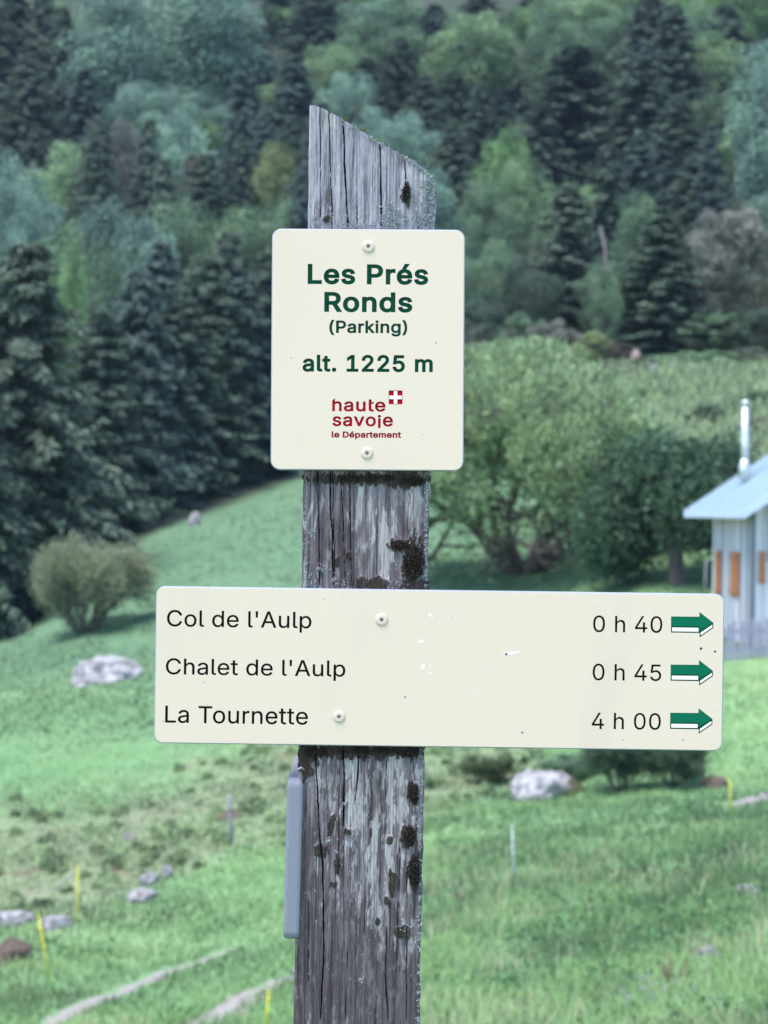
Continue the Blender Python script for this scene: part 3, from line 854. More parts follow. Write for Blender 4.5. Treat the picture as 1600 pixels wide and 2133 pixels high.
# long arching pale stalks, near the camera
r, px, d, x = scatter(1500, 9, 24, 81, pxlo=820, power=1.0)
py, sm = region(px, d)
cl = fbm(x * 0.9 + 13, d * 0.9, 83, 3)
keep = (py > 1800) & (cl > 0.5)
px, d, x = px[keep], d[keep], x[keep]; n = len(px)
blades('grass_stalks', r, x, d, r.uniform(0.25, 0.62, n), 0.005 + 0.0001 * d, r.uniform(0.1, 0.6, n), (0.36, 0.42, 0.30), r.random(n))
# small pale lilac flower heads low in the grass
r, px, d, x = scatter(420, 11, 17, 84, pxlo=1300, power=1.0)
cl = fbm(x * 1.1 + 23, d * 1.1, 85, 3)
px, d, x = px[cl > 0.58], d[cl > 0.58], x[cl > 0.58]; n = len(px)
c3 = np.repeat(np.stack((x, d, ground_z(x, d) + r.uniform(0.08, 0.2, n)), -1), 4, 0) + r.normal(size=(n * 4, 3)) * 0.012
d3 = unit(r.normal(size=c3.shape)); l3 = r.uniform(0.02, 0.035, len(c3))
V3, Q3 = leaf_quads(c3, d3, unit(np.cross(d3, r.normal(size=c3.shape))), l3, l3)
tag(link('meadow_flowers', mesh_np('meadow_flowers', V3, [Q3], M_LEAF, {'tint': np.full(len(V3), 0.5)}), color=(0.38, 0.33, 0.46)), kind='stuff')
# weeds: leafy rosettes, darker; thick on the rough bank
r, px, d, x = scatter(76000, 9, 48, 74, power=1.1)
py, sm = region(px, d)
cl = fbm(x * 0.9, d * 0.9, 69, 3)
keep = ((sm > 0.4) & (cl > 0.52)) | ((px > 860) & (py > 1780) & (cl > 0.54)) | ((cl > 0.66) & (py > 1560))
keep &= off_track(x, d, 0.25)
px, d, x, sm = px[keep], d[keep], x[keep], sm[keep]; n = len(px)
z = ground_z(x, d)
c = np.stack((x, d, z + r.uniform(0.0, 0.13, n) * (1 + 0.9 * sm)), -1)
dd = unit(r.normal(size=(n, 3)) + np.array((0, 0, 0.4))); ss = unit(np.cross(dd, r.normal(size=(n, 3))))
ln = r.uniform(0.04, 0.11, n)
V, Q = leaf_quads(c, dd, ss, ln, ln * 0.6)
ti = np.clip(r.normal(size=n) * 0.25 + 0.5, 0, 1)
k = sm > 0.4
rc_, pc, dc, xc = scatter(820, 24, 48, 79)
kc = region(pc, dc)[1] > 0.35
xc, dc = xc[kc], dc[kc]; nc_ = len(xc); per = 70
rad = rc_.uniform(0.08, 0.22, nc_) * np.where(rc_.random(nc_) < 0.15, 1.6, 1)
w3 = unit(rc_.normal(size=(nc_, per, 3))); w3[..., 2] = np.abs(w3[..., 2])
c3 = np.stack((xc, dc, ground_z(xc, dc)), -1)[:, None] + w3 * rad[:, None, None] * rc_.uniform(0.5, 1.0, (nc_, per, 1))
c3 = c3.reshape(-1, 3); d3 = unit(rc_.normal(size=c3.shape) + np.array((0, 0, 0.4))); s3 = unit(np.cross(d3, rc_.normal(size=c3.shape)))
l3 = rc_.uniform(0.05, 0.12, len(c3))
V3, Q3 = leaf_quads(c3, d3, s3, l3, l3 * 0.6)
V = np.concatenate((V, V3)); k = np.concatenate((k, np.ones(len(c3), bool)))
ti = np.concatenate((ti, np.clip(np.repeat(rc_.uniform(0, 1, nc_), per) + rc_.normal(size=len(c3)) * 0.12, 0, 1)))
for nm, m_, colr in (('weeds', ~k, (0.10, 0.21, 0.10)), ('undergrowth', k, (0.175, 0.240, 0.130))):
    Vm = V.reshape(-1, 4, 3)[m_].reshape(-1, 3)
    tag(link(nm, mesh_np(nm, Vm, [np.arange(len(Vm)).reshape(-1, 4)], M_LEAF, {'tint': np.repeat(ti[m_], 4)}), color=colr), kind='stuff')

# ------------------------------------------------------------------ rocks
t = NT('limestone')
co = t.coord()
n = t.noise(co, 3.5, 6, 0.7); n2 = t.noise(co, 14, 5, 0.6)
c = t.mix(t.step(n, 0.36, 0.62), (0.10, 0.098, 0.10), (0.39, 0.38, 0.385))
c = t.mix(t.step(n2, 0.6, 0.72), c, (0.085, 0.085, 0.07))
t.color(c).rough(0.95).bump(n2, 0.7, 0.04)
M_ROCK = t.mat
M_EARTH = plain('brown_earth', (0.10, 0.075, 0.06), 0.95, 0.5, 12, bump=0.8)
M_PINK = plain('pinkish_stone', (0.24, 0.19, 0.17), 0.95, 0.3, 4, bump=0.6)
M_MOSS = plain('olive_moss', (0.055, 0.058, 0.022), 0.98, 0.5, 40, bump=0.9)

def rock_mesh(seed, nu=44, nv=28, cuts=22):
    r = np.random.default_rng(seed)
    th = np.linspace(0, 2 * math.pi, nu, endpoint=False); ph = np.linspace(-0.5 * math.pi + 0.05, 0.5 * math.pi - 0.02, nv)
    PH, TH = np.meshgrid(ph, th, indexing='ij')
    N = np.stack((np.cos(PH) * np.cos(TH), np.cos(PH) * np.sin(TH), np.sin(PH)), -1).reshape(-1, 3)
    V = N.copy()
    for k in range(cuts):
        a = unit(r.normal(size=3) + np.array((0, 0, 0.3))); off = r.uniform(0.58, 0.92)
        dist = V @ a - off
        V = V - np.maximum(dist, 0)[:, None] * a * 0.92
    nz = fbm(N[:, 0] * 2.2 + N[:, 2] * 1.7 + seed, N[:, 1] * 2.2 - N[:, 2] * 1.3, seed, 4) - 0.5
    nz2 = fbm(N[:, 0] * 7 + N[:, 2] * 5 + seed, N[:, 1] * 7 - N[:, 2] * 4, seed + 3, 3) - 0.5
    V = V * (1 + 0.34 * nz + 0.22 * nz2)[:, None]
    i = np.arange(nu * nv).reshape(nv, nu); j = np.roll(i, -1, axis=1)
    Q = np.stack((i[:-1], j[:-1], j[1:], i[1:]), -1).reshape(-1, 4)
    V = np.vstack((V, V[i[-1]].mean(0)[None]))
    T = np.stack((i[-1], j[-1], np.full(nu, len(V) - 1)), -1)
    lo = V.min(0); hi = V.max(0)
    V[:, :2] = (V[:, :2] - (lo[:2] + hi[:2]) / 2) / ((hi - lo)[:2] / 2)
    V[:, 2] = (V[:, 2] + 0.25) / (hi[2] + 0.25)
    return V, [Q, T]

def rock(px, py, w, h, seed, label, cat='rock', mat=M_ROCK, depth=0.8, d=None, group=None, name='rock', rz=0.0):
    d = on_ground(px, py) if d is None else d
    b = gpt(px, d)
    V, fs = rock_mesh(seed)
    k = d / F
    b[2] -= 0.18 * h * k
    o = link(name, mesh_np(name, V, fs, mat), loc=tuple(b), rot=(0, 0, rz))
    o.scale = (w * k / 2, w * k / 2 * depth, 1.18 * h * k)
    return tag(o, label, cat, group)

rock(222, 1412, 158, 46, 3, 'long pale boulder lying in the grass left of the direction sign', 'boulder', name='boulder', rz=0.35).rotation_euler = (0, -0.22, 0.1)
bo = rock(1136, 1672, 150, 54, 4, 'pale lichen covered boulder with a brown mossy end, right of the post', 'boulder', name='boulder', rz=-0.1)
V, fs = rock_mesh(14)
link('moss', mesh_np('moss', V, fs, M_MOSS), bo, loc=(0.72, -0.1, 0.0), scale=(0.42, 0.8, 0.8))
rock(405, 1096, 28, 28, 5, 'small white stone on the meadow under the dark spruce row')
rock(312, 1852, 46, 26, 6, 'grey stone on the rough bank left of the edge-on sign, upper of the pair')
rock(295, 1886, 70, 24, 7, 'flat grey stone on the rough bank, lower of the pair')
rock(348, 1838, 24, 26, 8, 'small upright stone on the rough bank beside a pair of grey ones')
rock(30, 1938, 90, 30, 9, 'pale flat stone at the left border below the yellow stake')
rock(118, 1940, 70, 28, 10, 'pale stone in dry grass between the two yellow stakes at left')
rock(22, 2010, 90, 50, 11, 'brown earth clod at the left border, beside the leaning yellow stake', 'clod', M_EARTH, name='earth_clod')
rock(1562, 1872, 56, 24, 12, 'half sunken pale stone in the rough grass near the right border')
rock(1478, 2004, 58, 34, 13, 'pale stone hidden in grass beside the dead stalks')
rock(1492, 1652, 66, 30, 15, 'dark brown heap of earth at the end of the track', 'earth heap', M_EARTH, name='earth_heap')
rock(1326, 778, 30, 36, 16, 'pinkish standing rock on the skyline of the right meadow', mat=M_PINK, d=95)
rock(1364, 768, 26, 20, 17, 'tiny pale stone on the skyline next to the pinkish rock', d=92)
rock(1404, 766, 26, 20, 18, 'tiny pale stone on the skyline between two bright bushes', d=92)
rock(480, 1718, 60, 16, 19, 'bare patch of reddish earth on the rough bank at the grey post', 'earth', M_EARTH, name='earth_clod')
rock(270, 1760, 34, 18, 23, 'small grey stone on the rough bank above the yellow stake')
rock(970, 1866, 40, 10, 24, 'small brown molehill in the mown grass right of the post', 'molehill', M_EARTH, name='molehill')

# ------------------------------------------------------------------ stakes
M_YELLOW = plain('yellow_plastic', (0.70, 0.64, 0.03), 0.45, 0.08)
M_WHITE = plain('white_plastic', (0.5, 0.55, 0.54), 0.45, 0.05)
M_DARK = plain('dark_metal', (0.05, 0.05, 0.055), 0.5, 0.2)
M_OLDWOOD = plain('old_grey_wood', (0.24, 0.22, 0.23), 0.9, 0.3, 60)

def stake(px0, py0, px1, py1, r, mat, label, cat='fence stake', group='fence stakes along the track', d=None):
    d = on_ground(px0, py0) if d is None else d
    b = gpt(px0, d); tp = P(px1, py1, d); v = tp - b; Lh = np.linalg.norm(v)
    root = link('fence_stake', None, loc=tuple(b)); tag(root, label, cat, group)
    MB().tube([v * -0.03, v * 0.5, v * 0.985], [r, r, r * 0.9], 8).build('rod', mat, root, True)
    MB().tube([v * 0.985, v * 1.0, v * 1.02], [r * 1.5, r * 1.5, r * 0.6], 8).build('cap', mat, root, True)
    u = v / Lh
    for q in (0.55, 0.80):
        m = MB(); c = v * q
        m.tube([c - u * r, c + u * r], [r * 1.5, r * 1.5], 8)
        m.tube([c, c + np.array((r * 3, 0, 0)), c + np.array((r * 3, 0, r * 2))], [r * 0.35, r * 0.35, r * 0.35], 5)
        m.build('wire_clip', mat, root, True)
    MB().tube([v * -0.05, v * 0.06], [r * 0.5, r * 0.5], 6).build('spike', M_DARK, root)
    return root

stake(160, 1932, 162, 1806, 0.0108, M_YELLOW, 'upright yellow fence stake on the left, at the edge of the rough bank')
stake(106, 2052, 80, 1908, 0.0108, M_YELLOW, 'leaning yellow fence stake in front of the upright one on the left')
stake(553, 2150, 560, 2066, 0.0105, M_YELLOW, 'yellow fence stake at the bottom edge just left of the post')
stake(1524, 1712, 1519, 1622, 0.008, M_YELLOW, 'thin yellow fence stake at the right, beside the gravel track')
stake(1071, 1842, 1067, 1724, 0.011, M_WHITE, 'white fence stake in the mown grass right of the post')
d = on_ground(481, 1776); b = gpt(481, d)
root = link('wooden_stake', None, loc=tuple(b)); tag(root, 'weathered grey wooden stake on the rough bank, left of the edge-on sign', 'wooden stake')
v = P(479, 1655, d) - b
MB().tube([v * -0.05, v * 0.4, v * 0.97, v * 1.0], [0.042, 0.040, 0.036, 0.02], 9).build('rod', M_OLDWOOD, root, True)
MB().tube([v * 0.7 + np.array((-0.05, -0.04, 0)), v * 0.7 + np.array((0.05, -0.04, 0.0))], [0.008, 0.008], 6).build('insulator', M_DARK, root)
d = on_ground(1272, 1666); b = gpt(1272, d); v = P(1274, 1580, d) - b
tag(MB().tube([b, b + v * 0.6, b + v], [0.018, 0.015, 0.008], 6).build('dry_stem', plain('straw', (0.32, 0.31, 0.18), 0.9), smooth=True), 'tall straw coloured stem right of the lichen covered boulder', 'stem')
d = on_ground(1408, 2062); b = gpt(1408, d)
root = link('dead_plant', None, loc=tuple(b)); tag(root, 'brown dead dock stalks standing in the rough grass at lower right', 'dead plant')
rr = random.Random(4); M_STALK = plain('brown_stalk', (0.13, 0.085, 0.06), 0.9, 0.4)
for k in range(7):
    a = rr.uniform(-.16, .16); hgt = rr.uniform(0.2, 0.42)
    MB().tube([(a * .4, rr.uniform(-.05, .05), -0.02), (a * .7, 0, hgt * .5), (a, rr.uniform(-.06, .06), hgt)], [0.009, 0.008, 0.006], 5).build('stalk', M_STALK, root, True)
d = on_ground(118, 1868); b = gpt(118, d, 0.05); e = P(160, 1815, d + 0.3)
tag(MB().tube([b, (b + e) / 2 + np.array((0, 0, 0.03)), e], [0.022, 0.018, 0.008], 6).build('fallen_branch', M_OLDWOOD, smooth=True), 'bare grey branch slanting behind the upright yellow stake', 'branch')

# ------------------------------------------------------------------ cabin
M_BOARD = plain('whitewashed_board', (0.50, 0.50, 0.52), 0.85, 0.18, 9)
M_BOARD2 = plain('grey_board', (0.42, 0.42, 0.45), 0.9, 0.2, 9)
M_ROOF = plain('pale_blue_metal_roof', (0.20, 0.285, 0.32), 0.5, 0.06, 3)
M_TRIM = plain('blue_grey_trim', (0.42, 0.49, 0.60), 0.6, 0.05)
M_SHUT = plain('orange_shutter', (0.36, 0.135, 0.05), 0.6, 0.15, 8)
M_SHUT2 = plain('faded_shutter_batten', (0.34, 0.15, 0.085), 0.7, 0.15, 8)
M_STEEL = NT('polished_steel').color((0.62, 0.64, 0.67)).rough(0.42).mat
M_STEEL.node_tree.nodes['Principled BSDF'].inputs['Metallic'].default_value = 0.9
M_PANEL = plain('slate_blue_panel', (0.16, 0.20, 0.28), 0.6, 0.08)
M_PIPE = plain('grey_downpipe', (0.13, 0.13, 0.16), 0.5, 0.1)

AL = math.radians(4.9)
e_ = np.array((-math.sin(AL), math.cos(AL), 0)); g_ = np.array((math.cos(AL), math.sin(AL), 0))
NEARC = P(1568, 1372, 38.0); ZB = NEARC[2]
ZE = P(1568, 1078, 38.0)[2]          # eave height
LEN, WID, PITCH = 3.2, 4.6, math.radians(34)
cabin = link('wooden_cabin', None, loc=tuple(NEARC))
tag(cabin, 'small whitewashed wooden cabin with pale blue roof and orange shutters at the right border', 'cabin')
RL = np.stack((g_, e_, np.array((0, 0, 1.0))), 1)     # local x = along the gable, y = along the eave, z up
cabin.rotation_euler = (0, 0, AL)
OG, OE, TH = 0.5, 0.8, 0.07
HE = ZE - ZB + math.tan(PITCH) * OG + 0.06
HR = HE + math.tan(PITCH) * WID / 2
base = -0.5
m = MB()
m.hexa([(0, 0, base), (WID, 0, base), (WID, LEN, base), (0, LEN, base), (0, 0, HE), (WID, 0, HE), (WID, LEN, HE), (0, LEN, HE)])
n = len(m.v)
m.v += [(0, 0, HE), (WID, 0, HE), (WID / 2, 0, HR), (0, LEN, HE), (WID, LEN, HE), (WID / 2, LEN, HR)]
for q in ((n, n + 1, n + 2), (n + 5, n + 4, n + 3)): m.f.append(list(q)); m.m.append(0)
m.build('wall', M_BOARD2, cabin)
for s in (0, 1):
    x0 = -OG if s == 0 else WID + OG
    zb = HE - math.tan(PITCH) * OG
    xr = WID / 2
    m = MB()
    pts = [(x0, -OE, zb), (xr, -OE, HR), (xr, LEN + OE, HR), (x0, LEN + OE, zb)]
    if s: pts = [pts[1], pts[0], pts[3], pts[2]]
    m.hexa([(p[0], p[1], p[2] + 0.02) for p in pts] + [(p[0], p[1], p[2] + 0.02 + TH) for p in pts])
    roof = m.build('roof', M_ROOF, cabin)
    m = MB(); xi = 0.01 if s == 0 else -0.01
    m.box((x0 - xi * 2, LEN / 2, zb + 0.005), (0.035, LEN + 2 * OE - 0.02, 0.17)); m.build('fascia', M_TRIM, roof)
    for yv in (-OE - 0.02, LEN + OE + 0.02):
        a, b2 = (x0, xr) if s == 0 else (xr, x0)
        za, zb2 = (zb, HR) if s == 0 else (HR, zb)
        m = MB(); hw = 0.02
        m.hexa([(a, yv - hw, za - 0.1), (b2, yv - hw, zb2 - 0.1), (b2, yv + hw, zb2 - 0.1), (a, yv + hw, za - 0.1),
                (a, yv - hw, za + 0.1), (b2, yv - hw, zb2 + 0.1), (b2, yv + hw, zb2 + 0.1), (a, yv + hw, za + 0.1)])
        m.build('verge_board', M_TRIM, roof)
    ns = 9
    for k in range(ns):      # standing seams of the sheet roof
        yv = -OE + 0.1 + k * (LEN + 2 * OE - 0.2) / (ns - 1)
        zs0, zs1 = zb + TH + 0.035, HR + TH + 0.035
        m = MB(); a, b2, za, zb2 = (x0, xr, zs0, zs1) if s == 0 else (xr, x0, zs1, zs0)
        m.hexa([(a, yv - .012, za - .03), (b2, yv - .012, zb2 - .03), (b2, yv + .012, zb2 - .03), (a, yv + .012, za - .03),
                (a, yv - .012, za), (b2, yv - .012, zb2), (b2, yv + .012, zb2), (a, yv + .012, za)])
        m.build('seam', M_ROOF, roof)
rr = random.Random(9)
bm_ = MB().box((0, 0, 0.5), (0.17, 0.024, 1)).mesh('board', M_BOARD)
bm2 = MB().box((0, 0, 0.5), (0.17, 0.024, 1)).mesh('board', plain('grey_white_board', (0.28, 0.28, 0.315), 0.85, 0.18, 9))
nb = 16
for k in range(nb):          # eave side, facing left
    o = link('board', bm_ if rr.random() < 0.7 else bm2, cabin, (-0.014 - rr.uniform(0, .012), (k + 0.5) * LEN / nb, base), (0, 0, math.pi / 2), (1.0, 1, HE - base - rr.uniform(0.02, 0.25)))
nb = 23
for k in range(nb):          # gable side, facing the camera
    xx = (k + 0.5) * WID / nb
    top = HE + math.tan(PITCH) * min(xx, WID - xx) - 0.06
    link('board', bm_ if rr.random() < 0.7 else bm2, cabin, (xx, -0.014 - rr.uniform(0, .012), base), (0, 0, 0), (1.0, 1, top - base - 0.12))
z1 = P(1537, 1243, 39.2)[2] - ZB; z2 = P(1537, 1150, 39.2)[2] - ZB
def shutter(y0, y1, za, zb, front=False):
    m = MB(); w = (y1 - y0)
    if front: m.box(((y0 + y1) / 2, -0.055, (za + zb) / 2), (w, 0.03, zb - za))
    else: m.box((-0.055, (y0 + y1) / 2, (za + zb) / 2), (0.03, w, zb - za))
    s = m.build('shutter', M_SHUT, cabin)
    for q in (za + 0.12, zb - 0.12):
        m = MB()
        if front: m.box(((y0 + y1) / 2, -0.085, q), (w * 0.92, 0.025, 0.10))
        else: m.box((-0.085, (y0 + y1) / 2, q), (0.025, w * 0.92, 0.10))
        m.build('batten', M_SHUT2, s)
shutter(0.95, 1.58, z1, z2)
shutter(2.45, 2.85, z1 - 0.05, z2)
zf1 = P(1585, 1215, 38)[2] - ZB; zf2 = P(1585, 1148, 38)[2] - ZB
shutter(0.10, 0.24, zf1, zf2, True)
MB().box((0.62, -0.07, P(1600, 1110, 38)[2] - ZB), (0.62, 0.05, 1.25)).build('door_panel', M_PANEL, cabin)
mb = MB().tube([(-0.05, -0.07, base), (-0.05, -0.07, HE - 0.15), (-0.3, -0.07, HE - 0.25)], [0.045] * 3, 10); mb.build('downpipe', M_PIPE, cabin, True)
# chimney on the far slope of the roof, seen over the verge
cz = P(1571, 968, 40.5)[2] - ZB; ct = P(1571, 842, 40.5)[2] - ZB
cx = (P(1571, 960, 40.5)[0] - NEARC[0]); cyy = 2.5
cx = cx * math.cos(AL) + cyy * math.sin(AL) * 0
ch = MB().tube([(cx, cyy, cz - 0.35), (cx, cyy, ct)], [0.085, 0.085], 14).build('chimney', M_STEEL, cabin, True)
MB().tube([(cx, cyy, cz - 0.35), (cx, cyy, cz + 0.02), (cx, cyy, cz + 0.12)], [0.16, 0.12, 0.088], 14).build('flashing', M_STEEL, ch, True)
MB().tube([(cx, cyy, ct + 0.03), (cx, cyy, ct + 0.05), (cx, cyy, ct + 0.09)], [0.13, 0.13, 0.02], 14).build('cap', M_STEEL, ch, True)
MB().tube([(cx, cyy, ct - 0.02), (cx, cyy, ct + 0.05)], [0.05, 0.05], 8).build('cap_stem', M_STEEL, ch, True)

# ------------------------------------------------------------------ picket fence
M_PICKET = plain('mauve_grey_picket', (0.25, 0.24, 0.30), 0.9, 0.2, 20)
FD = 36.6
fence = link('picket_fence', None, loc=tuple(gpt(1550, FD)))
tag(fence, 'weathered grey picket fence in front of the cabin', 'fence')
pm = MB()
pm.hexa([(-.045, -.011, 0), (.045, -.011, 0), (.045, .011, 0), (-.045, .011, 0), (-.045, -.011, .78), (.045, -.011, .78), (.045, .011, .78), (-.045, .011, .78)])
n = len(pm.v); pm.v += [(-.045, -.011, .781), (.045, -.011, .781), (.045, .011, .781), (-.045, .011, .781), (0, -.011, .86), (0, .011, .86)]
for q in ((n, n + 1, n + 4), (n + 2, n + 3, n + 5), (n + 1, n + 2, n + 5, n + 4), (n + 3, n, n + 4, n + 5)): pm.f.append(list(q)); pm.m.append(0)
pme = pm.mesh('picket', M_PICKET)
fb = np.array(fence.location)
zs = []
for k in range(22):
    px = 1490 + k * 13.3
    x = P(px, 1366, FD)[0]; z = float(ground_z(x, FD)) - 0.03
    zs.append((x, z))
    o = link('picket', pme, fence, (x - fb[0], rr.uniform(-.008, .008), z - fb[2]), (rr.uniform(-.03, .03), rr.uniform(-.035, .035), 0), (1, 1, rr.uniform(0.93, 1.05)))
for hz in (0.22, 0.62):
    (xa, za), (xb, zb_) = zs[0], zs[-1]
    m = MB(); m.hexa([(xa - fb[0] - .1, .02, za - fb[2] + hz), (xb - fb[0] + .1, .02, zb_ - fb[2] + hz), (xb - fb[0] + .1, .055, zb_ - fb[2] + hz), (xa - fb[0] - .1, .055, za - fb[2] + hz),
                      (xa - fb[0] - .1, .02, za - fb[2] + hz + .07), (xb - fb[0] + .1, .02, zb_ - fb[2] + hz + .07), (xb - fb[0] + .1, .055, zb_ - fb[2] + hz + .07), (xa - fb[0] - .1, .055, za - fb[2] + hz + .07)])
    m.build('rail', M_PICKET, fence)
d = 46.0; b = gpt(1468, d)
tag(MB().tube([b - np.array((0, 0, .1)), P(1471, 1165, d)], [0.035, 0.03], 8).build('wooden_pole', M_OLDWOOD, smooth=True), 'thin grey wooden pole between the round tree and the cabin', 'pole')

